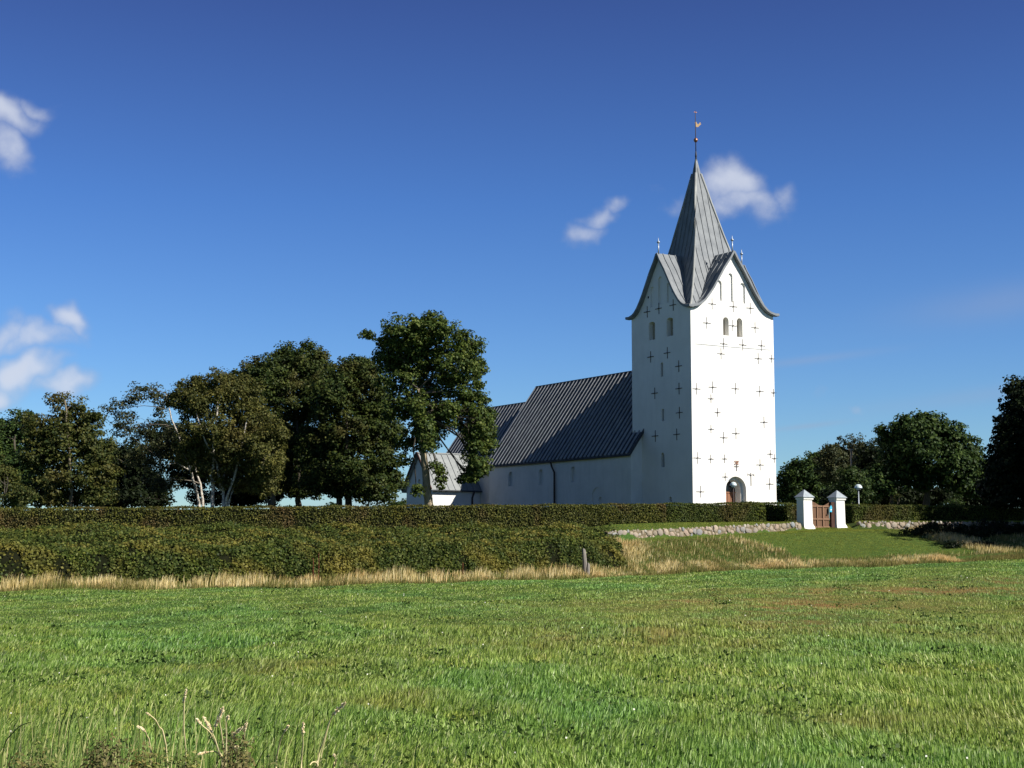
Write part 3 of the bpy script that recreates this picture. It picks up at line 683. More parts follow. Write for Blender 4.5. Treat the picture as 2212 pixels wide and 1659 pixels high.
sg = empty('enamel_sign'); sp = gate.matrix_basis @ Vector((GW + .0, -.19, zg0 + 1.12)); ori(sg, sp)
tag(sg, 'small blue sign hanging on the gate beside the right pillar', 'sign')
MB().prism([(-.12, .0), (.06, -.02), (.09, .30), (-.0, .42), (-.1, .30)], 1, 0, .02).build('plate', M['blue'], sg)
MB().prism([(-.07, .10), (.03, .09), (.05, .17), (-.05, .17)], 1, -.006, -.002).build('plate_mark', M['white'], sg)
MB().tube([(0, .03, .40), (0, .03, .5)], .012).build('bracket', M['iron'], sg)

# ------------------------------------------------------------------ lamps, poles, posts, gravestone
def lamp(label, u, v, Y, post, rad=.25, grp='park lamps by the church'):
    p = P(u, v, Y); g = float(ground(p.x, p.y)); H = p.z - g
    o = empty('lamp_post', (p.x, p.y, g)); tag(o, label, 'lamp post', grp)
    MB().tube([(0, 0, -.1), (0, 0, .9), (0, 0, .92), (0, 0, H - .38)], [.055, .055, .038, .035], 10).build('pole', post, o, True)
    MB().lathe([(rad, -.02), (rad * 1.0, 0), (rad * .93, .09), (rad * .72, .18), (rad * .4, .235), (.02, .25)], (0, 0, H - .25), 20).build('lamp_shade', M['lampshade'], o, True)
    MB().lathe([(.05, -.16), (rad * .55, -.12), (rad * .6, -.02)], (0, 0, H - .25), 16).build('diffuser', M['white'], o, True)
    MB().lathe([(.06, -.2), (.07, -.16)], (0, 0, H - .25), 12).build('collar', M['iron'], o, True)
    return o
lamp('lamp post with pale dome standing behind the hedge right of the gate', 1854, 1046, 100.5, M['zinc'], .26)
lamp('lamp post with pale dome standing in front of the tower door', 1584, 1041, 108, M['iron'], .25)
p = P(1838, 970, 118); g = float(ground(p.x, p.y)); o = empty('mast', (p.x, p.y, g)); tag(o, 'thin weathered mast standing among the dark trees right of the tower', 'mast')
MB().tube([(0, 0, 0), (0, 0, p.z - g)], [.09, .06], 8).build('pole', M['post'], o); MB().box(-.22, .22, -.04, .04, p.z - g - .08, p.z - g + .02).build('crossbar', M['post'], o)
def post(label, u, vt, Y, w, lean, hgt):
    p = P(u, vt, Y); g = float(ground(p.x, p.y)) - .1; H = p.z - g
    o = empty('fence_post', (p.x, p.y, g)); tag(o, label, 'fence post')
    mb = MB(); n_ = 7; vs = []; lv = [0, .3, .6, .85, 1.0]
    for i, q_ in enumerate(lv):
        for j in range(n_):
            a = 2 * math.pi * j / n_; rr = w * (1 + .12 * math.sin(j * 2.1 + i)) * (1 - .1 * q_)
            vs.append((rr * math.cos(a) - lean * (1 - q_) * 1.0, rr * math.sin(a), H * q_ + (.06 * math.cos(a + 2.5) if i == len(lv) - 1 else 0)))
    fs = [(i * n_ + j, i * n_ + (j + 1) % n_, (i + 1) * n_ + (j + 1) % n_, (i + 1) * n_ + j) for i in range(len(lv) - 1) for j in range(n_)] + [tuple(range((len(lv) - 1) * n_, len(lv) * n_)), tuple(range(n_ - 1, -1, -1))]
    mb.add(vs, fs).build('stake', M['post'], o); MB().tube([(-w * 1.05 - lean * .25, 0, H * .7), (w * 1.0 - lean * .25, -.02, H * .71)], .008).build('staple', M['iron'], o)
post('tall weathered wooden post in the dry grass below the bank', 1261, 1186, 74.0, .11, -.07, 1)
post('short broken pale stump beside the tall weathered post', 1271, 1217, 73.4, .09, .05, .5)
p = P(1084, 1093, 98); g = float(ground(p.x, p.y)); o = ori(empty('gravestone'), (p.x, p.y, g)); tag(o, 'dark gravestone top just showing over the long hedge', 'gravestone')
MB().prism([(-.42, 0), (.42, 0), (.42, p.z - g - .12), (.1, p.z - g), (-.42, p.z - g - .06)], 1, 0, .14).build('slab', M['granite'], o)
MB().box(-.55, .55, -.1, .25, -.05, .15).build('plinth', M['granite'], o)

# ------------------------------------------------------------------ church (local frame, z = height above churchyard)
church = empty('church', (C0.x, C0.y, CZ)); church.rotation_euler = (0, 0, TH)
tag(church, 'whitewashed village church with dark lead roofs and a pointed spire on its tower', 'church')
def hz(h): return h + EYE - CZ
A, B = 8.68, 7.62; CX, CY = A / 2, B / 2
ZE, ZP = hz(18.62), hz(23.4)                      # tower eaves and gable peak
GPROF = [(0, 0), (.08, .115), (.24, .30), (.40, .52), (.5, .655), (.6, .77), (.7, .87), (.79, .935), (.87, .972), (1.0, 1.0)]
def gz(q_): return ZP - (ZP - ZE) * float(np.interp(abs(q_), [a for a, b in GPROF], [b for a, b in GPROF]))
def fr(u2, v2, z='2'):                           # zoomed measurement -> photo units
    return ((1950 + u2 / 2.2117) / 1.4756, ((950 if z == '2' else 300) + v2 / 2.2117) / 1.4756)
def onR(u2, v2, z='2'): return face(*fr(u2, v2, z), 1, 0.0)   # west face (y = 0)
def onL(u2, v2, z='2'): return face(*fr(u2, v2, z), 0, 0.0)   # north face (x = 0)
# --- tower body with openings
body = MB().box(0, A, 0, B, -1, ZE).mesh()
cut = MB(); details = []
def opening(wall, u0, u1, v0, v1, z, depth, archd=True, flat=1.0, cutmb=None, clip=None):
    um, vm = (u0 + u1) / 2, (v0 + v1) / 2
    if wall == 'R':
        a0, a1 = onR(u0, vm, z).x, onR(u1, vm, z).x; b1, b0 = onR(um, v0, z).z, onR(um, v1, z).z
        ax, d0, d1 = 1, -.3, depth
    else:
        a0, a1 = onL(u1, vm, z).y, onL(u0, vm, z).y; b1, b0 = onL(um, v0, z).z, onL(um, v1, z).z
        ax, d0, d1 = 0, -.3, depth
    poly = arch(a0, a1, b0, b1, 8, flat) if archd else [(a0, b0), (a1, b0), (a1, b1), (a0, b1)]
    (cutmb or cut).prism(poly, ax, d0, d1)
    return a0, a1, b0, b1
bell = [opening('R', 785, 824, 135, 263, '2', .55), opening('R', 882, 921, 142, 275, '2', .55)]
bell_l = [opening('L', 261, 305, 168, 295, '2', .5, flat=.5), opening('L', 387, 432, 138, 268, '2', .5, flat=.5)]
for u0, u1, v0, v1, ar in ((345, 362, 455, 553, False), (352, 369, 783, 867, False), (347, 371, 1090, 1192, True), (405, 423, 1400, 1475, True)):
    a0_, a1_, b0_, b1_ = opening('L', u0, u1, v0, v1, '2', .35, ar)
    MB().box(.30, .33, a0_ - .04, a1_ + .04, b0_ - .04, b1_ + .04).build('slit_dark_pane', M['glass'], church)  # dark pane added at the back so the slit recess reads as shaded
d0_, d1_ = onR(805, 1400).x, onR(948, 1400).x; dt = onR(876, 1258).z
cut2 = MB(); cut2.prism(arch(d0_, d1_, -1.5, dt, 14), 1, -.3, .38)
cut3 = MB(); cut3.prism(arch(d0_ + .24, d1_ - .24, -1.4, dt - .26, 14), 1, -.2, 1.25)
body = carve(body, cut); body = carve(body, cut2); body = carve(body, cut3)
tw = link('tower_wall', body, M['white'], church)
for (a0, a1, b0, b1) in bell:
    MB().prism(arch(a0 - .05, a1 + .05, b0 - .05, b1 + .05), 1, .48, .52).build('belfry_shutter', M['shutter'], church)
for (a0, a1, b0, b1) in bell_l:
    s_ = MB(); s_.prism(arch(a0 - .05, a1 + .05, b0 - .05, b1 + .05, 8, .5), 0, .42, .46).build('belfry_shutter', M['shutter'], church)
m_ = bell_l[1]; c_ = (m_[0] + m_[1]) / 2; zc = m_[2] + (m_[3] - m_[2]) * .42
MB().prism([(c_ - .17, zc), (c_ + .17, zc), (c_, zc + .38)], 0, .405, .418).build('sound_hole', M['glass'], church)
m_ = bell[0]; c_ = (m_[0] + m_[1]) / 2; zc = m_[2] + (m_[3] - m_[2]) * .42
MB().prism([(c_ - .14, zc), (c_ + .14, zc), (c_, zc + .34)], 1, .465, .478).build('sound_hole', M['glass'], church)
# door in the portal
dm = (d0_ + d1_) / 2; hw = (d1_ - d0_) / 2 - .24
zt_ = onR(840, 1370).z
dr = MB().box(dm - hw - .02, dm + hw + .02, 1.05, 1.12, -1.3, zt_).build('door', M['wood'], church)
for i in range(6): MB().box(dm - hw + i * hw / 3 + .01, dm - hw + i * hw / 3 + .04, 1.035, 1.049, -1.2, zt_ - .05).build('groove', M['wood_dark'], dr)
MB().box(dm - hw - .02, dm + hw + .02, 1.0, 1.10, zt_ + .002, zt_ + .09).build('transom', M['wood'], church)
MB().prism(arch(dm - hw - .02, dm + hw + .02, zt_ + .092, dt - .2, 12), 1, 1.06, 1.10).build('fanlight', M['glass'], church)
# tower gables
def gable_wall(axis_, half, cc, at0, at1, niches, wall):
    poly = [(cc - half, ZE)] + [(cc + q_ * half, gz(q_)) for q_ in [-.999 + .0 * 1] + [-b for b, _ in GPROF[::-1][1:-1]] + [0] + [b for b, _ in GPROF[1:-1]] + [.999]] + [(cc + half, ZE)]
    poly = [(a, max(b, ZE) if i not in (0, len(poly) - 1) else ZE) for i, (a, b) in enumerate(poly)]
    poly = [poly[0]] + [p_ for p_ in poly[1:-1] if p_[1] > ZE + .01] + [poly[-1]]
    poly = [(a, b) for a, b in poly]
    me_ = MB().prism(poly, axis_, at0, at1).mesh()
    if niches:
        cm = MB()
        for n_ in niches: opening(wall, *n_, '1', .13, True, 1.0, cm)
        me_ = carve(me_, cm)
    return link('gable_wall', me_, M['white'], church)
gable_wall(1, CX, CX, 0, .5, [(740, 775, 1312, 1455), (823, 852, 1263, 1465), (903, 940, 1332, 1475)], 'R')
gable_wall(1, CX, CX, B - .5, B, None, 'R')
gable_wall(0, CY, CY, 0, .5, [(272, 302, 1358, 1500), (328, 358, 1285, 1480), (389, 416, 1328, 1468)], 'L')
gable_wall(0, CY, CY, A - .5, A, None, 'R')
# tower roof: two crossing gabled roofs and the spire
def saddle(axis_, half, cc, length, name='gable_roof'):
    prof = [(q_ * half, gz(q_) + .05) for q_, _ in GPROF] + [(half * 1.09, gz(1) + .05 + .02)]
    top = [(cc - a, b + .14) for a, b in prof[::-1]] + [(cc + a, b + .14) for a, b in prof[1:]]
    bot = [(a, b - .17) for a, b in top]
    mb = MB(); n_ = len(top); ov = .30
    ax = axis_
    def put(a, b, d): return (d, a, b) if ax == 0 else (a, d, b)
    def shell(tp, d0, d1):
        bt = [(a, b - .17) for a, b in tp]; n_ = len(tp)
        vs = [put(a, b, d) for d in (d0, d1) for a, b in tp] + [put(a, b, d) for d in (d0, d1) for a, b in bt]
        fs = [(i, i + 1, n_ + i + 1, n_ + i) for i in range(n_ - 1)] + [(2 * n_ + i, 3 * n_ + i, 3 * n_ + i + 1, 2 * n_ + i + 1) for i in range(n_ - 1)]
        fs += [(i, 2 * n_ + i, 2 * n_ + i + 1, i + 1) for i in range(n_ - 1)] + [(n_ + i, n_ + i + 1, 3 * n_ + i + 1, 3 * n_ + i) for i in range(n_ - 1)]
        fs += [(0, n_, 3 * n_, 2 * n_), (n_ - 1, 3 * n_ - 1, 4 * n_ - 1, 2 * n_ - 1)]
        mb.add(vs, fs)
    inner = [p_ for p_ in top if abs(p_[0] - cc) < half * .985]; inner = [(cc - half * .97, inner[0][1] - .0)] + inner[1:-1] + [(cc + half * .97, inner[-1][1])]
    shell(top, -ov, .06); shell(top, length - .06, length + ov); shell(inner, .061, length - .061)
    side = (0, 1, 0) if ax == 1 else (1, 0, 0)
    for j in range(int(length / .62) + 1):
        d = -.28 + j * .62
        if .3 * length < d < .7 * length: continue
        for sgn in (-1, 1):
            mb.ribbon([put(cc + sgn * a, b + .15, d) for a, b in prof if a < half * .96 or d < .1 or d > length - .1], side, .06, .05)
    mb.build(name, M['lead'], church)
    # verge boards along the four sloping edges
    for d in (-ov - .02, length + ov + .02):
        for sgn in (-1, 1):
            MB().ribbon([put(cc + sgn * a, b + .06, d) for a, b in prof], side, .07, .12).build('verge', M['lead'], church)
saddle(1, CX, CX, B); saddle(0, CY, CY, A)
SPR = [(.975, 18.86), (.9, 19.3), (.75, 20.5), (.6, 21.95), (.48, 23.4), (.35, 25.5), (.2, 28.15), (.062, 30.75), (.03, 31.6), (.0, 32.3)]
APX = Vector((-.25, .16, 0))
def spt(sx, sy, r_, h_, lift=0.0):
    k = max(0, (h_ - 18.7)) / 13.3
    return (CX + sx * CX * r_ + APX.x * k, CY + sy * CY * r_ + APX.y * k, hz(h_) + lift)
mb = MB(); vs = [spt(sx, sy, max(r_, .004), h_) for r_, h_ in SPR for sx, sy in ((-1, -1), (1, -1), (1, 1), (-1, 1))]
mb.add(vs, [(i * 4 + j, i * 4 + (j + 1) % 4, i * 4 + 4 + (j + 1) % 4, i * 4 + 4 + j) for i in range(len(SPR) - 1) for j in range(4)] + [(3, 2, 1, 0)])
for fx, fy in ((0, -1), (-1, 0), (1, 0), (0, 1)):
    for k_ in range(-7, 8):
        tq = (k_ + .5) / 7.5 if False else k_ / 7.4
        hs = [r_ for r_, _ in SPR]; hh_ = [h_ for _, h_ in SPR]
        if abs(tq) > .96: continue
        rr = [r_ for r_ in hs if r_ > abs(tq) + .02]
        rend = max(abs(tq) + .01, .062); rr.append(rend)
        pts = []
        for r_ in rr:
            h_ = float(np.interp(-r_, [-a for a in hs], hh_))
            if fx == 0: p_ = spt(tq / r_, fy, r_, h_)
            else: p_ = spt(fx, tq / r_, r_, h_)
            pts.append(p_)
        mb.ribbon(pts, (1, 0, 0) if fx == 0 else (0, 1, 0), .055, .05)
mb.build('spire', M['lead'], church)
for sx, sy in ((-1, -1), (1, -1), (1, 1), (-1, 1)):
    MB().tube([spt(sx, sy, max(r_, .01), h_, .02) for r_, h_ in [(1.06, 18.72)] + SPR[:-2]], [.10] * (len(SPR) - 1), 8).build('hip_roll', M['hip'], church, True)
MB().lathe([(.13, -1.6), (.16, -1.5), (.10, -1.35), (.07, -.5), (.09, -.45), (.05, 0)], (CX + APX.x, CY + APX.y, hz(32.7)), 10).build('spire_cap', M['lead_dark'], church, True)
vane = MB().tube([(CX + APX.x, CY + APX.y, hz(32.2)), (CX + APX.x, CY + APX.y, hz(36.2))], [.045, .025], 8).build('vane_rod', M['iron'], church, True)
ax_, ay_ = CX + APX.x, CY + APX.y
MB().lathe([(.03, -.2), (.1, -.16), (.165, -.06), (.175, 0), (.165, .06), (.1, .16), (.03, .2)], (ax_, ay_, hz(33.65)), 16).build('vane_ball', M['copper'], vane, True)
# weathercock, flat sheet turned to the wind
wc = MB(); pr_ = [(0, -.05), (.12, -.14), (.25, -.10), (.36, .02), (.50, .16), (.42, .20), (.46, .30), (.34, .26), (.26, .12), (.16, .14), (.10, .28), (.04, .34), (-.02, .28), (-.08, .24), (-.02, .2), (-.02, .06)]
wc.prism(pr_, 1, -.012, .012); o = wc.build('weathercock', M['gilt'], vane); o.location = (ax_, ay_, hz(34.9)); o.rotation_euler = (0, 0, -.4)
MB().box(ax_ - .16, ax_ + .16, ay_ - .02, ay_ + .02, hz(36.02), hz(36.07)).build('vane_cross', M['copper'], vane)
def finial(x, y):
    o = MB().tube([(x, y, ZP + .05), (x, y, ZP + 1.05)], [.06, .045], 8).build('finial', M['zinc'], church, True)
    MB().lathe([(.04, -.1), (.12, -.04), (.135, 0), (.12, .04), (.04, .12), (.03, .2), (.005, .42)], (x, y, ZP + 1.1), 12).build('finial_knob', M['zinc'], o, True)
for x_, y_ in ((CX, -.1), (-.1, CY), (CX, B + .1), (A + .1, CY)): finial(x_, y_)
# iron wall anchors
def anchor(wall, u, v, s=1.0, kind='cross', z='2'):
    p_ = onR(u, v, z) if wall == 'R' else onL(u, v, z)
    mb = MB(); w_, h_, t_ = .41 * s, .46 * s, .024 if wall == 'R' else .055
    def b(a0, a1, z0, z1, d0=.0, d1=.05):
        if wall == 'R': mb.box(p_.x + a0, p_.x + a1, -d1, -d0 - .001, p_.z + z0, p_.z + z1)
        else: mb.box(-d1, -d0 - .001, p_.y + a0, p_.y + a1, p_.z + z0, p_.z + z1)
    if kind == 'cross':
        jt = random.uniform(-.03, .03); b(-t_ / 2, t_ / 2, -h_ + jt, h_ + jt, 0, .03); b(-w_ - jt, w_ - jt, -t_ / 2 + jt, t_ / 2 + jt, .032, .055); b(-.045, .045, -.045 + jt, .045 + jt, .057, .07)
    elif kind == 'fleur':
        b(-t_ / 2, t_ / 2, -.75, .3)
        for sg_ in (-1, 1):
            q_ = [(0, .05), (sg_ * .16, .16), (sg_ * .30, .13), (sg_ * .36, .24)]
            mb.tube([(p_.x + a, -.03, p_.z + b_) for a, b_ in q_], [.02, .02, .018, .012], 5)
            mb.tube([(p_.x + sg_ * .28, -.03, p_.z + .14), (p_.x + sg_ * .38, -.03, p_.z + .02)], [.018, .01], 5)
    elif kind == 'scroll':
        b(-t_ / 2, t_ / 2, -.42, .1, 0, .05); b(-.26, .26, -.05, -.015, .052, .08)
    return mb.build('wall_anchor', M['iron'], church)
for u, v in [(707, 40), (856, 58), (976, 72), (669, 173), (853, 195), (1010, 208), (787, 320), (923, 330), (1054, 333), (770, 392), (1032, 424), (596, 637), (711, 628), (873, 640), (1043, 655), (788, 982), (875, 955), (1073, 877), (603, 1127), (1045, 1175), (626, 1367), (1112, 1308)]: anchor('R', u, v)
for u, v in [(699, 711), (745, 805), (699, 922), (697, 1132), (794, 1132), (799, 1262), (1125, 425), (1140, 668), (1117, 1100), (1146, 1130)]: anchor('R', u, v, .74)
anchor('R', 980, 1258, 1, 'fleur'); an = anchor('R', 878, 1183, 1, 'scroll')
p_ = onR(878, 1160); mb = MB()
for sg_ in (-1, 1):
    mb.tube([(p_.x + sg_ * (.15 + .09 * math.cos(a)), -.06, p_.z + .13 * math.sin(a)) for a in np.linspace(.3, 5.6, 9)], .028, 5)
mb.tube([(p_.x, -.06, p_.z - .15), (p_.x, -.06, p_.z + .15)], .028, 5); mb.build('scrollwork', M['rust'], an)
for u, v in [(251, 98), (333, 72), (434, 47), (393, 385), (275, 416), (473, 480), (475, 637), (304, 672), (478, 808), (308, 972), (459, 963)]: anchor('L', u, v)
for u, v in ((428, 1390), (258, 1433)):
    p_ = onL(u, v, '1'); MB().box(-.004, .1, p_.y - .09, p_.y + .09, p_.z - .09, p_.z + .09).build('putlog_hole', M['glass'], church)
q0, q1 = onR(588, 322), onR(1115, 366); MB().tube([(q0.x, -.03, q0.z), ((q0.x + q1.x) / 2, -.03, (q0.z + q1.z) / 2 - .02), (q1.x, -.03, q1.z)], .012, 5).build('cable', M['zinc'], church)
# --- nave, chancel, transept
NX0, NX1, NY0, NY1 = -1.14, 9.82, 6.39, 28.2
NR, NE = hz(15.15), hz(7.72)
def gabled(y0, y1, x0, x1, ze, zr, mat, name, cutter=None, cx=CX):
    me_ = MB().prism([(x0, -1), (x1, -1), (x1, ze), (cx, zr), (x0, ze)], 1, y0, y1).mesh()
    if cutter: me_ = carve(me_, cutter)
    return link(name, me_, mat, church)
def z3(u, v): return ((1250 + u / 2.6024) / 1.4756, (1100 + v / 2.6024) / 1.4756)
cutn = MB()
def nw(u0, u1, v0, v1, depth, flat=1.0):
    um, vm = (u0 + u1) / 2, (v0 + v1) / 2
    a0, a1 = face(*z3(u1, vm), 0, NX0).y, face(*z3(u0, vm), 0, NX0).y; b1, b0 = face(*z3(um, v0), 0, NX0).z, face(*z3(um, v1), 0, NX0).z
    return arch(a0, a1, b0, b1, 10, flat)
for q_ in ((962, 1003, 1050, 1170), (1214, 1254, 1030, 1160), (1480, 1520, 1008, 1135)): cutn.prism(nw(*q_, .2), 0, NX0 - .3, NX0 + .22)
cutn.prism(nw(1655, 1748, 1180, 1400, .1), 0, NX0 - .3, NX0 + .09)
cutn2 = MB(); cutn2.prism(nw(1704, 1740, 1260, 1400, .1), 0, NX0 - .3, NX0 + .2)
nv = MB().prism([(NX0, -1), (NX1, -1), (NX1, NE - .12), (CX, NR - .14), (NX0, NE - .12)], 1, NY0, NY1).mesh()
nv = carve(carve(nv, cutn), cutn2); link('nave_wall', nv, M['nave'], church)
def roof(axis_, d0, d1, c, half, zr, ze, mat, name, sp, ov=.22, seam=.10, seamh=.07, ends=(.25, .25), rolls=False):
    rl = MB()

    slope = (zr - ze) / half; hx = half + ov; zo = zr - slope * hx
    def put(a, b, d): return (d, a, b) if axis_ == 0 else (a, d, b)
    e0, e1 = d0 - ends[0], d1 + ends[1]
    mb = MB(); poly = [(c - hx, zo), (c, zr), (c + hx, zo), (c + hx, zo - .14), (c, zr - .13), (c - hx, zo - .14)]
    mb.prism(poly, axis_, e0, e1)
    side = (0, 1, 0) if axis_ == 1 else (1, 0, 0)
    n_ = int((e1 - e0) / sp); sp = (e1 - e0) / n_
    for i in range(n_ + 1):
        d = min(max(e0 + i * sp + random.uniform(-.03, .03), e0 + seam / 2 + .004), e1 - seam / 2 - .004)
        for sg_ in (-1, 1):
            if rolls: rl.tube([put(c + sg_ * .03, zr - .02, d), put(c + sg_ * hx, zo + .02, d)], seam, 12)
            else: mb.ribbon([put(c + sg_ * .03, zr - .02, d), put(c + sg_ * hx, zo, d)], side, seam, seamh)
    mb.tube([put(c, zr + .03, e0 - .02), put(c, zr + .03, e1 + .02)], .09, 8)
    o = mb.build(name, mat, church)
    if rolls: rl.build('roof_rolls', M['roll'], o)
    # fascia at the eaves
    for sg_ in (-1, 1):
        MB().tube([put(c + sg_ * (hx + .05), zo - .1, e0), put(c + sg_ * (hx + .05), zo - .1, e1)], .07, 8).build('gutter', M['lead_dark'], church)
    return o
roof(1, NY0, NY1, CX, (NX1 - NX0) / 2, NR, NE, M['lead_dark'], 'nave_roof', .58, seam=.105, rolls=True)
CXW = 4.85; CR, CE = hz(13.8), hz(7.15)
gabled(NY1 - .3, 39.6, CX - CXW, CX + CXW, CE - .12, CR - .14, M['nave'], 'chancel_wall')
roof(1, NY1 - .1, 39.6, CX, CXW, CR, CE, M['lead_dark'], 'chancel_roof', .58, seam=.105, ends=(0, .25), rolls=True)
# transept: ridge runs out from the chancel towards local -x
TCY, THW = 33.3, 2.5; TRZ, TEZ = hz(8.75), hz(5.62)
me_ = MB().prism([(TCY - THW, -1), (TCY + THW, -1), (TCY + THW, TEZ - .12), (TCY, TRZ - .14), (TCY - THW, TEZ - .12)], 0, -5.7, .2).mesh()
cutt = MB(); cutt.prism(arch(TCY - .25, TCY + .25, hz(5.4), hz(6.3)), 0, -6, -5.55); me_ = carve(me_, cutt)
link('transept_wall', me_, M['white'], church)
roof(0, -5.7, .6, TCY, THW, TRZ, TEZ, M['lead_light'], 'transept_roof', .62, ov=.3, seam=.07, seamh=.05, ends=(.3, 0))
for sg_ in (-1, 1): MB().ribbon([(-6.03, TCY, TRZ + .02), (-6.03, TCY + sg_ * (THW + .33), TRZ - (TRZ - TEZ) / THW * (THW + .33) + .02)], (1, 0, 0), .08, .16).build('verge', M['wood_dark'], church)
for sg_ in (-1, 1): MB().ribbon([(CX, NY0 - .27, NR + .0), (CX + sg_ * 5.72, NY0 - .27, NR - (NR - NE) / 5.48 * 5.72)], (0, 1, 0), .07, .15).build('verge', M['lead_dark'], church)
# downpipes
f0 = face(*z3(1345, 1100), 0, NX0 - .12); xx = NX0 - .12
MB().tube([(NX0 - .27, f0.y + .35, NE - .45), (NX0 - .2, f0.y + .3, NE - .8), (xx, f0.y, NE - 1.35), (xx, f0.y, -.5)], .085, 8).build('downpipe', M['iron'], church, True)
ty = TCY - THW; f1 = face(*z3(665, 1300), 1, ty - .1)
MB().tube([(f1.x + .1, ty - .35, TEZ - .4), (f1.x + .08, ty - .3, TEZ - .6), (f1.x, ty - .1, TEZ - 1.1), (f1.x, ty - .1, -.5)], .085, 8).build('downpipe', M['iron'], church, True)

# ------------------------------------------------------------------ trees
def crown_leaves(blobs, lsz, dens, origin, seed, cl=.55, per=46):
    rs = np.random.default_rng(seed); Cs = []; Ns = []; centers = []
    for (cx, cy, cz, rx, ry, rz, dn) in blobs:
        nC = max(6, int(1.55 * dens * dn * (rx * rz) ** .95)); d = rs.normal(size=(nC, 3)); d /= np.linalg.norm(d, axis=1, keepdims=True)
        rr = rs.uniform(.10, 1, nC) ** .5 * rs.uniform(.86, 1.07, nC)
        cc = np.array([cx, cy, cz]) + d * rr[:, None] * np.array([rx, ry, rz]); centers.append(cc)
        for q_, dd in zip(cc, d):
            m = int(per * rs.uniform(.5, 1.4)); s_ = cl * rs.uniform(.6, 1.3)
            g = rs.normal(size=(m, 3)); g /= np.linalg.norm(g, axis=1, keepdims=True); g *= rs.uniform(.2, 1, (m, 1)) ** .6 * s_
            g[:, 2] *= .62; g[:, 2] -= .12 * (g[:, 0] ** 2 + g[:, 1] ** 2)
            Cs.append(q_ + g); Ns.append(g / s_ * .8 + dd * .45 + np.array([0, 0, .55]) + rs.normal(size=(m, 3)) * .55)
    C_ = np.concatenate(Cs); N_ = np.concatenate(Ns)
    return np_mesh('crown', leaves(C_ - np.array(origin), N_, rs.uniform(lsz * .7, lsz * 1.3, len(C_)), .72), 4), centers
def tree(name, label, cat, Y, trunks, blobs, leafm, barkm, seed, dens=26, lsz=.19, cl=.55, per=46, r0=.28, group=None, limbs=.35, split=.42):
    """trunks: list of pixel chains [(u, v), ...]; blobs: (u, v, ru, rv[, dY, density])"""
    rs = np.random.default_rng(seed + 100)
    bs = []
    for b in blobs:
        dY = b[4] if len(b) > 4 else rs.uniform(-1.5, 1.5); dn = b[5] if len(b) > 5 else 1
        p_ = P(b[0], b[1], Y + dY); rx, rz = b[2] * Y / F, b[3] * Y / F; bs.append((p_.x, p_.y, p_.z, rx, (rx + rz) * .48, rz, dn))
    b0 = P(*trunks[0][0], Y); gz_ = float(ground(b0.x, b0.y)); org = (b0.x, b0.y, gz_)
    root = empty(name, org); tag(root, label, cat, group)
    me_, centers = crown_leaves(bs, lsz, dens, org, seed, cl, per)
    link('crown', me_, leafm, root)
    mb = MB(); tops = []
    O = Vector(org)
    for k_, tr in enumerate(trunks):
        r_b = tr[-1][2] if len(tr[-1]) > 2 else r0
        pts = [P(q_[0], q_[1], Y + .35 * i * (1 if k_ % 2 else -1)) for i, q_ in enumerate(tr)]
        if tr[0][1] > 1088: pts.insert(0, Vector((pts[0].x, pts[0].y, gz_ - .2)))
        # densify and wobble
        pp = [pts[0]]
        for a, b in zip(pts[:-1], pts[1:]):
            for j in range(1, 4): pp.append(a.lerp(b, j / 3) + Vector((rs.normal() * .04, rs.normal() * .04, 0)))
        n_ = len(pp); rad = [r_b * (1 - .72 * i / (n_ - 1)) * (1.35 if i == 0 else 1) for i in range(n_)]
        mb.add(*(lambda m: (m.v, m.f))(MB().tube([q_ - O for q_ in pp], rad, 9))); tops.append((pp, rad))
    tm = mb; mb = MB()
    for (x_, y_, z_, rx, ry, rz, dn), cc in zip(bs, centers):
        # limb from the nearest lower trunk point into the clump
        best = None
        for pp, rad in tops:
            for i, q_ in enumerate(pp):
                if i < len(pp) * split: continue
                d = (q_ - Vector((x_, y_, z_))).length + max(0, q_.z - z_) * 2
                if best is None or d < best[0]: best = (d, q_, rad[i])
        st_ = best[1]; tgt = Vector((x_, y_, z_)); r1 = min(best[2] * .6, .04 + .013 * (tgt - st_).length, .085); L = (tgt - st_).length
        mid = st_.lerp(tgt, .5) + Vector((rs.normal() * .06 * L, rs.normal() * .06 * L, .07 * L))
        t_ = MB().tube([q_ - O for q_ in (st_, st_.lerp(mid, .5) + Vector((0, 0, .02 * L)), mid, tgt)], [r1, r1 * .85, r1 * .65, r1 * .42], 6); mb.add(t_.v, t_.f)
        for q_ in cc[rs.uniform(0, 1, len(cc)) < limbs]:
            e_ = Vector(q_); s_ = mid.lerp(tgt, rs.uniform(0, 1)); m2 = s_.lerp(e_, .5) + Vector((rs.normal() * .15, rs.normal() * .15, .12))
            t_ = MB().tube([s_ - O, m2 - O, e_ - O], [r1 * .36, r1 * .24, .012], 4, False); mb.add(t_.v, t_.f)
    tm.build('trunk', barkm, root, True); mb.build('branches', M['bark_birch_dark'] if barkm is M['bark_birch'] else M['bark_dark'], root, True)
    return root
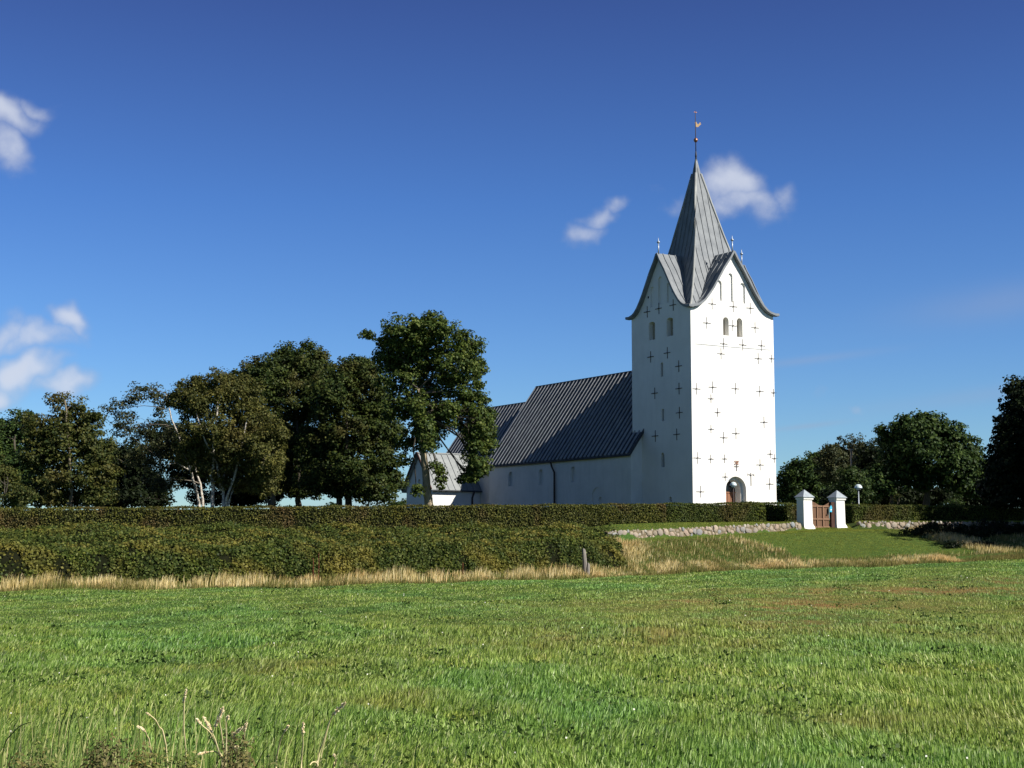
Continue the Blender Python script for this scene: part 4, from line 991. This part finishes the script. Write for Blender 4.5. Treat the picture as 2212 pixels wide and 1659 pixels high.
tree('ash_tree', 'tallest tree with a bare thick trunk, standing in front of the small transept', 'tree', 104,
     [[(926, 1096), (921, 1040), (914, 985), (910, 930), (906, 880), (903, 840, .36)], [(906, 880), (925, 835), (945, 795), (960, 750, .13)], [(906, 880), (890, 830), (872, 780, .13)], [(905, 850), (912, 800), (915, 740, .14)]],
     [(870, 722, 58, 44), (938, 712, 55, 40), (1005, 752, 42, 46), (845, 768, 42, 46), (915, 770, 80, 48), (985, 800, 52, 42), (868, 822, 58, 40, 0, .8), (940, 840, 50, 32, 0, .6), (1030, 795, 20, 26), (1012, 850, 26, 22, 0, .55),
      (880, 880, 55, 38, 0, .8), (938, 905, 42, 44), (915, 950, 42, 28, 0, .8), (1046, 900, 24, 34, 0, .9), (1050, 955, 18, 34, 0, .9), (1036, 1015, 24, 24, 0, .8), (1030, 915, 34, 52), (1028, 985, 26, 40), (1010, 1030, 22, 20), (868, 950, 20, 26, 0, .4), (872, 990, 16, 18, 0, .3), (1000, 880, 26, 34, 0, .7), (1035, 865, 20, 24, 0, .8), (1000, 925, 18, 26, 0, .5),
      (975, 895, 24, 26, -1.2, .8), (960, 880, 24, 22, -1.5, .7), (985, 850, 26, 20, -1, .5), (905, 868, 26, 28, -3.5, .9), (918, 925, 24, 34, -3, 1), (922, 962, 15, 18, -2, .8), (945, 1012, 13, 22, -1, .8), (951, 1040, 11, 15, -1, .8), (900, 1062, 10, 18, -1, .45), (792, 722, 8, 5, 0, 1.2), (1036, 830, 10, 10, 0, 1)],
     M['leaf_ash'], M['bark_ash'], 11, 26, .20, .52, 46, .40, limbs=.3, split=.72)
tree('maple_tree', 'broad dark round-crowned tree left of the tall bare-trunked tree', 'tree', 113,
     [[(753, 1096), (752, 1050), (750, 980), (748, 900, .34)], [(731, 1096), (732, 1050), (735, 980), (728, 900, .3)]],
     [(770, 808, 62, 45), (720, 850, 60, 55), (800, 860, 60, 60), (830, 930, 48, 60), (770, 930, 90, 62), (700, 960, 66, 70), (820, 1000, 52, 52), (740, 1015, 90, 45), (690, 1040, 55, 30), (800, 1050, 60, 34), (850, 1040, 26, 26), (760, 1058, 80, 20), (830, 1075, 24, 14, 0, .5), (775, 800, 50, 30)],
     M['leaf_maple'], M['bark_dark'], 21, 24, .21, .6, 46, .3)
tree('maple_tree', 'tall dark tree rising behind the white-stemmed birch', 'tree', 121,
     [[(645, 1096), (646, 1050), (642, 960), (640, 880, .32)]],
     [(640, 775, 60, 40), (675, 800, 55, 45), (580, 800, 60, 42), (605, 850, 85, 60), (690, 860, 45, 55), (640, 930, 70, 70), (640, 1000, 60, 55), (665, 1052, 50, 26), (620, 1055, 30, 20), (530, 830, 50, 40), (600, 1030, 50, 30)],
     M['leaf_maple'], M['bark_dark'], 31, 24, .22, .62, 46, .3)
tree('maple_tree', 'dark tree with pale forked stem, right behind the birch', 'tree', 117,
     [[(590, 1096), (588, 1068), (596, 1030), (604, 985, .3)], [(585, 1096), (575, 1070), (560, 1030, .18)]],
     [(600, 1015, 48, 42), (560, 1000, 50, 50), (570, 940, 60, 60), (610, 960, 40, 50)],
     M['leaf_maple'], M['bark'], 41, 24, .22, .6, 46, .3)
tree('birch_tree', 'wide olive-leaved birch with several white stems', 'tree', 99,
     [[(458, 1097), (458, 1030), (462, 960), (470, 880, .16)], [(482, 1097), (484, 1040), (488, 970), (495, 890, .14)], [(486, 1097), (505, 1030), (520, 975), (535, 900, .13)], [(490, 1097), (508, 1050), (530, 1010), (556, 960, .09)], [(480, 1060), (468, 1000), (440, 950), (425, 890, .10)]],
     [(470, 835, 58, 44), (430, 858, 56, 48), (515, 858, 60, 52), (550, 912, 52, 58), (450, 920, 70, 62), (520, 960, 72, 62), (575, 985, 45, 62), (415, 965, 48, 48), (565, 1040, 46, 38), (470, 1010, 55, 34, 0, .7), (390, 860, 36, 36), (520, 1040, 45, 30, 0, .7), (600, 935, 22, 34)],
     M['leaf_birch'], M['bark_birch'], 51, 27, .15, .5, 60, .2, limbs=.2)
tree('birch_tree', 'slender birch leaning left with white forked stems beside the wide birch', 'tree', 104,
     [[(432, 1097), (420, 1050), (408, 1010), (390, 960), (372, 905), (358, 850, .13)], [(440, 1097), (432, 1045), (420, 1000), (405, 960, .12)], [(410, 1015), (380, 1000), (355, 1005, .06)]],
     [(312, 852, 44, 28, 0, .6), (262, 882, 34, 26, 0, .6), (250, 922, 26, 26, 0, .5), (352, 872, 22, 40, 0, .5), (290, 925, 42, 34, 0, .5), (330, 985, 60, 40, 0, .75), (385, 940, 34, 36, 0, .9), (350, 1040, 48, 26, 0, .7), (395, 995, 28, 30, 0, .5)],
     M['leaf_thin'], M['bark_birch'], 61, 22, .15, .5, 50, .15, limbs=.5)
tree('oak_tree', 'oak with a loose ragged top on the left, under the lowest cloud', 'tree', 99,
     [[(154, 1097), (154, 1060), (150, 1000), (145, 930), (140, 865, .2)], [(190, 1097), (190, 1060), (192, 1000), (195, 940, .16)]],
     [(132, 862, 30, 18, 0, .55), (165, 875, 26, 16, 0, .5), (150, 895, 62, 20, 0, .7), (105, 925, 62, 32), (185, 925, 50, 38), (150, 960, 85, 48), (90, 980, 55, 46), (215, 980, 42, 46), (140, 1025, 90, 42), (215, 1035, 45, 36), (90, 1055, 60, 28), (52, 900, 12, 16, 0, .5), (205, 895, 24, 12, 0, .5), (170, 1070, 70, 24), (110, 1080, 60, 18), (215, 1075, 40, 22)],
     M['leaf_oak'], M['bark'], 71, 26, .18, .5, 46, .2, limbs=.4)
tree('broad_tree', 'bluish-green tree at the left edge, behind the ragged oak', 'tree', 122,
     [[(30, 1097), (30, 1020), (32, 950, .28)]], [(35, 925, 50, 42), (-15, 950, 50, 45), (10, 1000, 55, 45), (50, 1000, 45, 40), (-30, 1030, 55, 50), (40, 1050, 50, 35)],
     M['leaf_right'], M['bark_dark'], 81, 24, .22, .6, 44)
tree('leafy_bush', 'yellowish bush at the left edge, tight behind the long hedge', 'bush', 84,
     [[(12, 1097), (14, 1060), (16, 1030, .09)]], [(12, 1045, 38, 42), (-35, 1020, 50, 50), (48, 1072, 28, 26), (30, 1085, 40, 18)],
     M['leaf_oak'], M['bark_dark'], 91, 34, .14, .42, 50, .1)
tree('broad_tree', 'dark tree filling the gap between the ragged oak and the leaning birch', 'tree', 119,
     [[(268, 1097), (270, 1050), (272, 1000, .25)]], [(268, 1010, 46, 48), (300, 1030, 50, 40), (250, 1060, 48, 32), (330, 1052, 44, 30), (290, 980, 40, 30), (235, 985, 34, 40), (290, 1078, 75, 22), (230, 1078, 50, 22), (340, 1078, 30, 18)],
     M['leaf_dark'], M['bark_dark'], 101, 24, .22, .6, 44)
tree('broad_tree', 'dark tree right behind the wide birch stems', 'tree', 124,
     [[(520, 1097), (522, 1050), (525, 990, .25)]], [(500, 1050, 40, 32), (545, 1050, 46, 32), (505, 1078, 60, 20), (590, 1072, 26, 18), (430, 1072, 26, 22, 0, .8), (400, 1010, 44, 40), (480, 990, 60, 45), (440, 1020, 40, 34, 0, .7), (350, 950, 50, 50), (540, 1078, 40, 14, 0, .7)],
     M['leaf_dark'], M['bark_dark'], 111, 22, .22, .6, 44)
# right of the tower
tree('broad_tree', 'dark tree close behind the right edge of the tower', 'tree', 150,
     [[(1718, 1095), (1718, 1060), (1720, 1030, .25)]], [(1712, 1035, 34, 40), (1740, 1018, 38, 36), (1700, 1065, 30, 26), (1760, 1035, 36, 40), (1735, 1068, 60, 32), (1775, 1055, 44, 42), (1765, 1000, 30, 28), (1718, 1000, 14, 12, 0, .6)],
     M['leaf_right'], M['bark_dark'], 121, 22, .24, .65, 46)
tree('broad_tree', 'tree with a feathery brownish top behind the round bush and mast', 'tree', 136,
     [[(1830, 1095), (1832, 1050), (1838, 1000, .25)]], [(1800, 978, 34, 22), (1840, 958, 40, 18, 0, .45), (1855, 985, 44, 30), (1795, 1010, 38, 38), (1875, 1010, 40, 40), (1890, 965, 20, 14, 0, .4), (1835, 1020, 50, 45)],
     M['leaf_thin'], M['bark_dark'], 131, 24, .2, .55, 46)
tree('chestnut_tree', 'big round-topped green tree right of the mast', 'tree', 117,
     [[(2000, 1096), (2002, 1050), (2005, 980, .4)], [(1925, 1096), (1928, 1050), (1940, 990, .25)]], [(1965, 922, 42, 32), (2005, 918, 38, 30), (1930, 960, 38, 34), (2045, 945, 44, 36), (1990, 975, 72, 48), (2085, 975, 38, 36), (2060, 1010, 60, 42), (1950, 1010, 60, 45), (2110, 1010, 40, 34), (2000, 1040, 50, 22, 0, .7), (2090, 1045, 50, 30), (1900, 1040, 34, 38), (1905, 928, 12, 8, 0, .6)],
     M['leaf_right'], M['bark_dark'], 141, 25, .25, .6, 46)
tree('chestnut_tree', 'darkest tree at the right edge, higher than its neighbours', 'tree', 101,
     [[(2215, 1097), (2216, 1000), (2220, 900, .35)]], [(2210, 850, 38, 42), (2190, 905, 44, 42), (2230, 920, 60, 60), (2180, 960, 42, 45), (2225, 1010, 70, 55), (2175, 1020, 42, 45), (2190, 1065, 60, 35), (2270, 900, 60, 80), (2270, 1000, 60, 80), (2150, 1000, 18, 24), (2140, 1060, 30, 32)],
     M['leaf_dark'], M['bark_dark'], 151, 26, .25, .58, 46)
tree('round_bush', 'rounded green bush behind the pale lamp post', 'bush', 111,
     [[(1838, 1096), (1838, 1075), (1838, 1050, .1)]], [(1838, 1048, 38, 38), (1862, 1068, 24, 26), (1815, 1070, 26, 26), (1835, 1022, 20, 18)],
     M['leaf_bush'], M['bark_dark'], 161, 34, .15, .42, 56, .1)
tree('young_conifer', 'small bright pointed shrub behind the right hedge, before the sky gap', 'shrub', 103,
     [[(1942, 1100), (1942, 1085), (1942, 1076, .04)]], [(1942, 1090, 19, 10), (1942, 1081, 11, 9), (1941, 1073, 5, 6)], M['leaf_oak'], M['bark_dark'], 171, 40, .1, .25, 44, .05)
tree('young_conifer', 'dim pointed shrub behind the right hedge under the big round-topped tree', 'shrub', 106,
     [[(2065, 1100), (2065, 1086), (2066, 1076, .04)]], [(2064, 1090, 22, 12), (2065, 1078, 15, 10), (2050, 1092, 20, 9)], M['leaf_bush'], M['bark_dark'], 181, 40, .1, .28, 44, .05)
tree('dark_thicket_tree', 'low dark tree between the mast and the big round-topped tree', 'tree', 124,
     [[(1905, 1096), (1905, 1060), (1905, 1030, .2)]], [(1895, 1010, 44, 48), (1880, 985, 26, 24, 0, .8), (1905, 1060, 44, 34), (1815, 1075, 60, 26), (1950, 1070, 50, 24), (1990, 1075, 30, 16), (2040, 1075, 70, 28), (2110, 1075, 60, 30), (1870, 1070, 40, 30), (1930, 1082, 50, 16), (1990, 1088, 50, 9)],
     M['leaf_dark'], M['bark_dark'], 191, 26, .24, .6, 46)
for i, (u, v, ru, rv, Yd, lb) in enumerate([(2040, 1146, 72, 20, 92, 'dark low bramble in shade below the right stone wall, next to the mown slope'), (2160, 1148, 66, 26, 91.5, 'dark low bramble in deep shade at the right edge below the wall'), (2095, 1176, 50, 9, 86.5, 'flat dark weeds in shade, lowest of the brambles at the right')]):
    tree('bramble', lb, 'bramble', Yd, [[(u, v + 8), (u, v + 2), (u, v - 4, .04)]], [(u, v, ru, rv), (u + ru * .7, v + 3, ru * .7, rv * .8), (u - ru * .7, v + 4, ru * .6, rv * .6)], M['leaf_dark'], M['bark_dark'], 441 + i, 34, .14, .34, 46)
# shade trees that stand just out of view on the right
for i, (x_, y_, h_, r_) in enumerate(((38.9, 84.9, 13.5, 4.7), (46, 88, 16, 6.5), (41, 93.5, 13.5, 4.4))):
    o = empty('shade_tree', (x_, y_, float(ground(x_, y_)))); tag(o, ['tall dark tree beyond the right edge, nearest the meadow', 'tall dark tree beyond the right edge, behind the other two', 'smaller dark tree beyond the right edge, against the hedge'][i], 'tree')
    z0 = o.location.z; bl = [(x_, y_, z0 + h_ * .62, r_, r_, h_ * .38, .8), (x_ - r_ * .4, y_, z0 + h_ * .4, r_ * .8, r_ * .8, h_ * .25, .8), (x_ + r_ * .3, y_ + 1, z0 + h_ * .45, r_ * .8, r_ * .8, h_ * .3, .8)]
    me_, _c = crown_leaves(bl, .4, 12, o.location, 300 + i, .8, 30); link('crown', me_, M['leaf_dark'], o)
    MB().tube([(0, 0, -.2), (.1, 0, h_ * .3), (0, .1, h_ * .75)], [.35, .26, .08], 9).build('trunk', M['bark_dark'], o, True)
# low bushes far off, seen between the trunks
for i, (u, v, ru, rv, Yd, lb) in enumerate([(862, 1086, 24, 15, 165, 'low round bush far off beside the transept'), (716, 1090, 20, 10, 175, 'low bush far off under the broad round-crowned tree'), (640, 1094, 34, 8, 185, 'flat low bush far off between two trunks')]):
    tree('distant_bush', lb, 'bush', Yd, [[(u, 1110), (u, v + 4), (u, v, .08)]], [(u, v + 6, ru, rv), (u + ru * .5, v + 10, ru * .8, rv), (u - ru * .5, v + 10, ru * .8, rv)], M['leaf_bush'], M['bark_dark'], 401 + i, 10, .3, .6, 40)

# ------------------------------------------------------------------ foreground stalks and weeds, docks
def stalk(label, chain, Y, r=.0022, head=.11, hr=.006, tone='straw'):
    """chain of photo points from tip down to the bottom of the stem"""
    pts = [P(u, v, Y + .05 * i) for i, (u, v) in enumerate(chain)]; b = pts[-1]; g = float(ground(b.x, b.y))
    base = Vector((b.x + (b.x - pts[-2].x) * .5, b.y, g)); pts.append(base); pts = pts[::-1]
    o = empty('grass_stalk', base); tag(o, label, 'grass stalk', 'dry grass stalks in the foreground')
    pp = [p_ - base for p_ in pts]; n_ = len(pp)
    # smooth chain
    sm = []
    for i in range(n_ - 1):
        p0, p1, p2, p3 = pp[max(i - 1, 0)], pp[i], pp[i + 1], pp[min(i + 2, n_ - 1)]
        for t_ in (0, .25, .5, .75): sm.append(.5 * ((2 * p1) + (p2 - p0) * t_ + (2 * p0 - 5 * p1 + 4 * p2 - p3) * t_ ** 2 + (3 * p1 - p0 - 3 * p2 + p3) * t_ ** 3))
    sm.append(pp[-1]); m_ = len(sm)
    MB().tube(sm, [r * 1.75 * (1.3 - .6 * i / (m_ - 1)) for i in range(m_)], 8).build('stem', M['stalk'], o, True)
    if head:
        d = (sm[-1] - sm[-2]).normalized(); mb = MB(); rs = np.random.default_rng(int(chain[0][0]))
        N = int(head / .0012); f_ = rs.uniform(0, 1, N); lump = .55 + .45 * np.abs(np.sin(f_ * 9 + rs.uniform(0, 3)))
        dv = np.array(d); base_ = np.array(sm[-1])[None] - dv[None] * (head * (1 - f_))[:, None]
        off_ = rs.normal(size=(N, 3)); off_ /= np.linalg.norm(off_, axis=1, keepdims=True); rad_ = (hr * 1.35 * np.sin(np.pi * np.clip(.1 + f_ * .86, 0, 1)) ** .6 * lump * rs.uniform(.2, 1, N))[:, None]
        link('seed_head', np_mesh('seed_head', leaves(base_ + off_ * rad_, off_ + rs.normal(size=(N, 3)) * .6 + np.array([.3, -.6, .3]), rs.uniform(.010, .017, N), .6), 4), M['seed'], o)
    return o
t = NT('dry_stalk'); M['stalk'] = t.leaf(t.ramp(t.noise(9, 3), [(.3, (.58, .50, .24)), (.7, (.80, .68, .40))]), .1)
t = NT('seed_head'); M['seed'] = t.leaf(t.ramp(t.g.outputs['Random Per Island'], [(0, (.80, .62, .38)), (.5, (.88, .74, .48)), (1, (.92, .84, .60))]), .35)
t = NT('green_stalk'); M['gstalk'] = t.leaf(t.ramp(t.noise(9, 3), [(.3, (.14, .20, .05)), (.7, (.28, .32, .10))]), .3)
def zz8(a, b): return ((a / 1.8433) / 1.4756, (2100 + b / 1.8433) / 1.4756)
def ch(*pts): return [zz8(*p_) for p_ in pts]
SK = [('upright stalk with a slim pale seed head, standing alone left of the bushy clump', ch((1095, 180), (1083, 250), (1080, 400), (1088, 500), (1092, 640)), .10, .0055),
      ('tallest stalk leaning right, with a thick pale two-part seed head', ch((2030, 258), (1985, 300), (1945, 350), (1905, 470), (1865, 640)), .125, .0095),
      ('middle stalk of the bushy pale clump, highest pink seed head', ch((1312, 285), (1290, 350), (1300, 430), (1312, 520), (1322, 640)), .15, .010),
      ('left spreading stalk of the bushy pale clump', ch((1195, 340), (1228, 400), (1262, 470), (1290, 560), (1310, 640)), .12, .008),
      ('stalk bent far left out of the bushy pale clump', ch((1155, 352), (1188, 392), (1240, 440), (1285, 540), (1306, 640)), .05, .007),
      ('right stalk of the bushy pale clump with short head', ch((1345, 335), (1330, 370), (1330, 460), (1325, 560), (1322, 640)), .04, .006),
      ('right-leaning stalk of the bushy pale clump with loose heads', ch((1425, 400), (1385, 440), (1350, 520), (1335, 580), (1325, 640)), .12, .009),
      ('straight stalk just right of the bushy clump with small round heads', ch((1450, 375), (1440, 410), (1434, 480), (1440, 560), (1442, 640)), .10, .006),
      ('plain forked stalk leaning right between the clump and the tallest stalk', ch((1695, 392), (1665, 440), (1645, 490), (1630, 560), (1622, 640)), .05, .004),
      ('thin upright stalk with short brown head near the tallest stalk', ch((1782, 375), (1778, 440), (1780, 500), (1774, 560), (1770, 640)), .075, .006),
      ('low hooked stalk at the foot of the tallest stalk', ch((1820, 625), (1835, 608), (1855, 608), (1862, 625), (1860, 660)), .0, .004),
      ('short forked stalk at the bottom right of the clump', ch((1962, 560), (1970, 590), (1972, 610), (1966, 630), (1962, 660)), .03, .004),
      ('brown stalk bent over to the left with drooping head', ch((808, 395), (850, 425), (862, 450), (878, 490), (885, 640)), .06, .007),
      ('arching brown stalk leaning left above the dark weeds', ch((862, 318), (910, 355), (935, 400), (960, 440), (985, 640)), .03, .004),
      ('horizontal broken stalk low in the bushy clump', ch((1165, 560), (1220, 548), (1262, 545), (1290, 570), (1310, 640)), .06, .006),
      ('small crossing stalk low in the clump with pale tip', ch((1400, 515), (1375, 525), (1345, 560), (1330, 600), (1325, 640)), .05, .007)]
for lb, chn, hd, hr in SK: stalk(lb, chn, 7.0 + (hash_ := (len(lb) % 7)) * .12, .0021, hd, hr)
GS = [('pale green blade arching to the right at the lower left', ch((180, 370), (120, 395), (70, 440), (30, 500), (10, 640))),
      ('thin upright green stalk at the lower left, left of the pair', ch((405, 262), (385, 320), (360, 390), (345, 480), (335, 640))),
      ('thin green stalk crossing its neighbour at the lower left', ch((440, 292), (420, 350), (405, 420), (400, 500), (395, 640))),
      ('thin green stalk leaning right beside the crossing pair', ch((440, 300), (458, 360), (470, 430), (480, 500), (490, 640))),
      ('thin green stalk rising from the dark weeds', ch((820, 290), (818, 350), (820, 420), (818, 500), (815, 640))),
      ('thin grey stalk crossing the arching brown one', ch((910, 265), (915, 320), (918, 380), (915, 450), (910, 640))),
      ('thin pale stalk far right of the clump in tall grass', ch((1845, 265), (1843, 320), (1845, 380), (1846, 460), (1848, 640))),
      ('thin green stalk right of the bushy clump', ch((1575, 515), (1545, 550), (1525, 590), (1512, 620), (1500, 660)))]
for i, (lb, chn) in enumerate(GS):
    o = stalk(lb, chn, 7.6 + i * .13, .002, 0); o.children[0].data.materials[0] = M['gstalk']
M['weed_dark'] = leaf_mat('dark_weed_leaves', (.045, .048, .018), (.11, .10, .042), (.22, .20, .09), None, 3)
M['weed_green'] = leaf_mat('green_weed_leaves', (.05, .085, .02), (.13, .17, .05), (.30, .30, .13), None, 3)
def weed(label, u, vtop, Y, wpx, mat, seed, n=5, name='weed_plant'):
    rs = np.random.default_rng(seed); p_ = P(u, vtop, Y); g = float(ground(p_.x, p_.y)); H = p_.z - g; o = empty(name, (p_.x, p_.y, g)); tag(o, label, 'weed')
    sp_ = wpx * Y / F; mb = MB(); Cs = []; Ns = []; Sz = []
    for i in range(n):
        dx, dy = rs.uniform(-1, 1) * sp_, rs.uniform(-.5, .5) * sp_; h_ = H * rs.uniform(.8, 1.0) if i else H
        pts = [Vector((dx * .25, dy * .25, 0)), Vector((dx * .5, dy * .5, h_ * .5)), Vector((dx, dy, h_))]; mb.tube(pts, [.005, .004, .0015], 5)
        K = 130
        for j in range(K):
            q_ = .35 + .65 * j / K; b_ = pts[1].lerp(pts[2], (q_ - .5) * 2) if q_ > .5 else pts[0].lerp(pts[1], q_ * 2)
            a = rs.uniform(0, 6.28); L = rs.uniform(.012, .085) * (1.25 - q_ * .7)
            Cs.append((b_.x + math.cos(a) * L, b_.y + math.sin(a) * L, b_.z + rs.normal() * .01)); Ns.append((math.cos(a) * .5, math.sin(a) * .5 - .3, rs.uniform(.1, 1))); Sz.append(rs.uniform(.014, .042) * (1.2 - q_ * .5))
    mb.build('stem', M['gstalk'], o)
    link('leaves', np_mesh('leaves', leaves(np.array(Cs), np.array(Ns), np.array(Sz), .45), 4), mat, o)
for i, (u, v, Y_, w_, m_, lb) in enumerate([
    (95, 1598, 7.4, 38, 'weed_green', 'mixed green and brown weed at the bottom left'), (62, 1625, 7.0, 26, 'weed_dark', 'low brown weed in the bottom left corner'),
    (232, 1578, 7.5, 26, 'weed_dark', 'dark purple-brown weed, tallest of the lower-left weeds'), (212, 1618, 7.0, 26, 'weed_dark', 'dark weed low at the bottom, beside the tallest dark weed'),
    (312, 1600, 7.4, 22, 'weed_dark', 'brown weed under the bent-over stalk'), (325, 1625, 7.0, 30, 'weed_green', 'low weed left of the lone upright stalk'),
    (400, 1618, 7.3, 20, 'weed_green', 'small weed at the foot of the lone upright stalk'), (512, 1578, 7.5, 16, 'weed_dark', 'brown leafy weed inside the bushy pale clump'),
    (505, 1612, 7.1, 30, 'weed_dark', 'low brown weed at the foot of the bushy clump'), (592, 1632, 7.1, 30, 'weed_green', 'low weed right of the bushy clump'),
    (775, 1635, 7.2, 24, 'weed_green', 'small leafy weed at the bottom, right of the tallest stalk'), (660, 1640, 7.1, 30, 'weed_green', 'low weed between the forked and thin upright stalks')]):
    weed(lb, u, v, Y_, w_ * 1.25, M[m_], 500 + i, 13)
def fore_s(n):
    y = rng.uniform(6.6, 9.6, n); x = -2.45 * (y / 7) + np.abs(rng.normal(0, .8, n)) * (y / 7); return x, y, ground(x, y)
t = NT('tall_blades'); t.leaf(t.ramp(t.g.outputs['Random Per Island'], [(0, (.08, .15, .03)), (.5, (.20, .30, .07)), (.8, (.36, .40, .13)), (1, (.66, .56, .30))]), .3)
fg = blades('tall_grass', 1700, fore_s, lambda x, y, N: (.15 * (y - 2.0)) * rng.uniform(.22, .8, N) * np.clip(1.08 - (x + 2.4) * .12, .5, 1), lambda x, y, N: rng.uniform(.005, .011, N), t.m, .22, (.08, -.02))
tag(fg, 'tall mixed green and straw blades among the weeds in the lower left corner', 'tall grass', kind='stuff')
M['dock'] = simple('dock_seeds', (.20, .06, .03), (.13, .045, .025), .9, 0, 30, .2)
for i, (u, vt, w_) in enumerate([(689, 1193, .05), (677, 1206, .04), (1000, 1215, .03)]):
    p_ = P(u, vt, 66.5 if i < 2 else 70); g = float(ground(p_.x, p_.y)); H = p_.z - g; o = empty('dock_plant', (p_.x, p_.y, g))
    tag(o, ['tall red-brown dock stalk in the dry grass before the bank', 'shorter red-brown dock stalk left of the tall one', 'single faint dock stalk in the dry grass under the long hedge'][i], 'weed')
    MB().tube([(0, 0, 0), (0.01, 0, H)], [.014, .006], 5).build('stem', M['dock'], o)
    N = 260; h_ = rng.uniform(.35, 1, N) * H; a = rng.uniform(0, 6.28, N); rr = rng.uniform(.01, w_, N) * (1.3 - h_ / H)
    link('seed_head', np_mesh('seeds', leaves(np.stack([np.cos(a) * rr, np.sin(a) * rr, h_], 1), rng.normal(size=(N, 3)), rng.uniform(.02, .045, N), .7), 4), M['dock'], o)
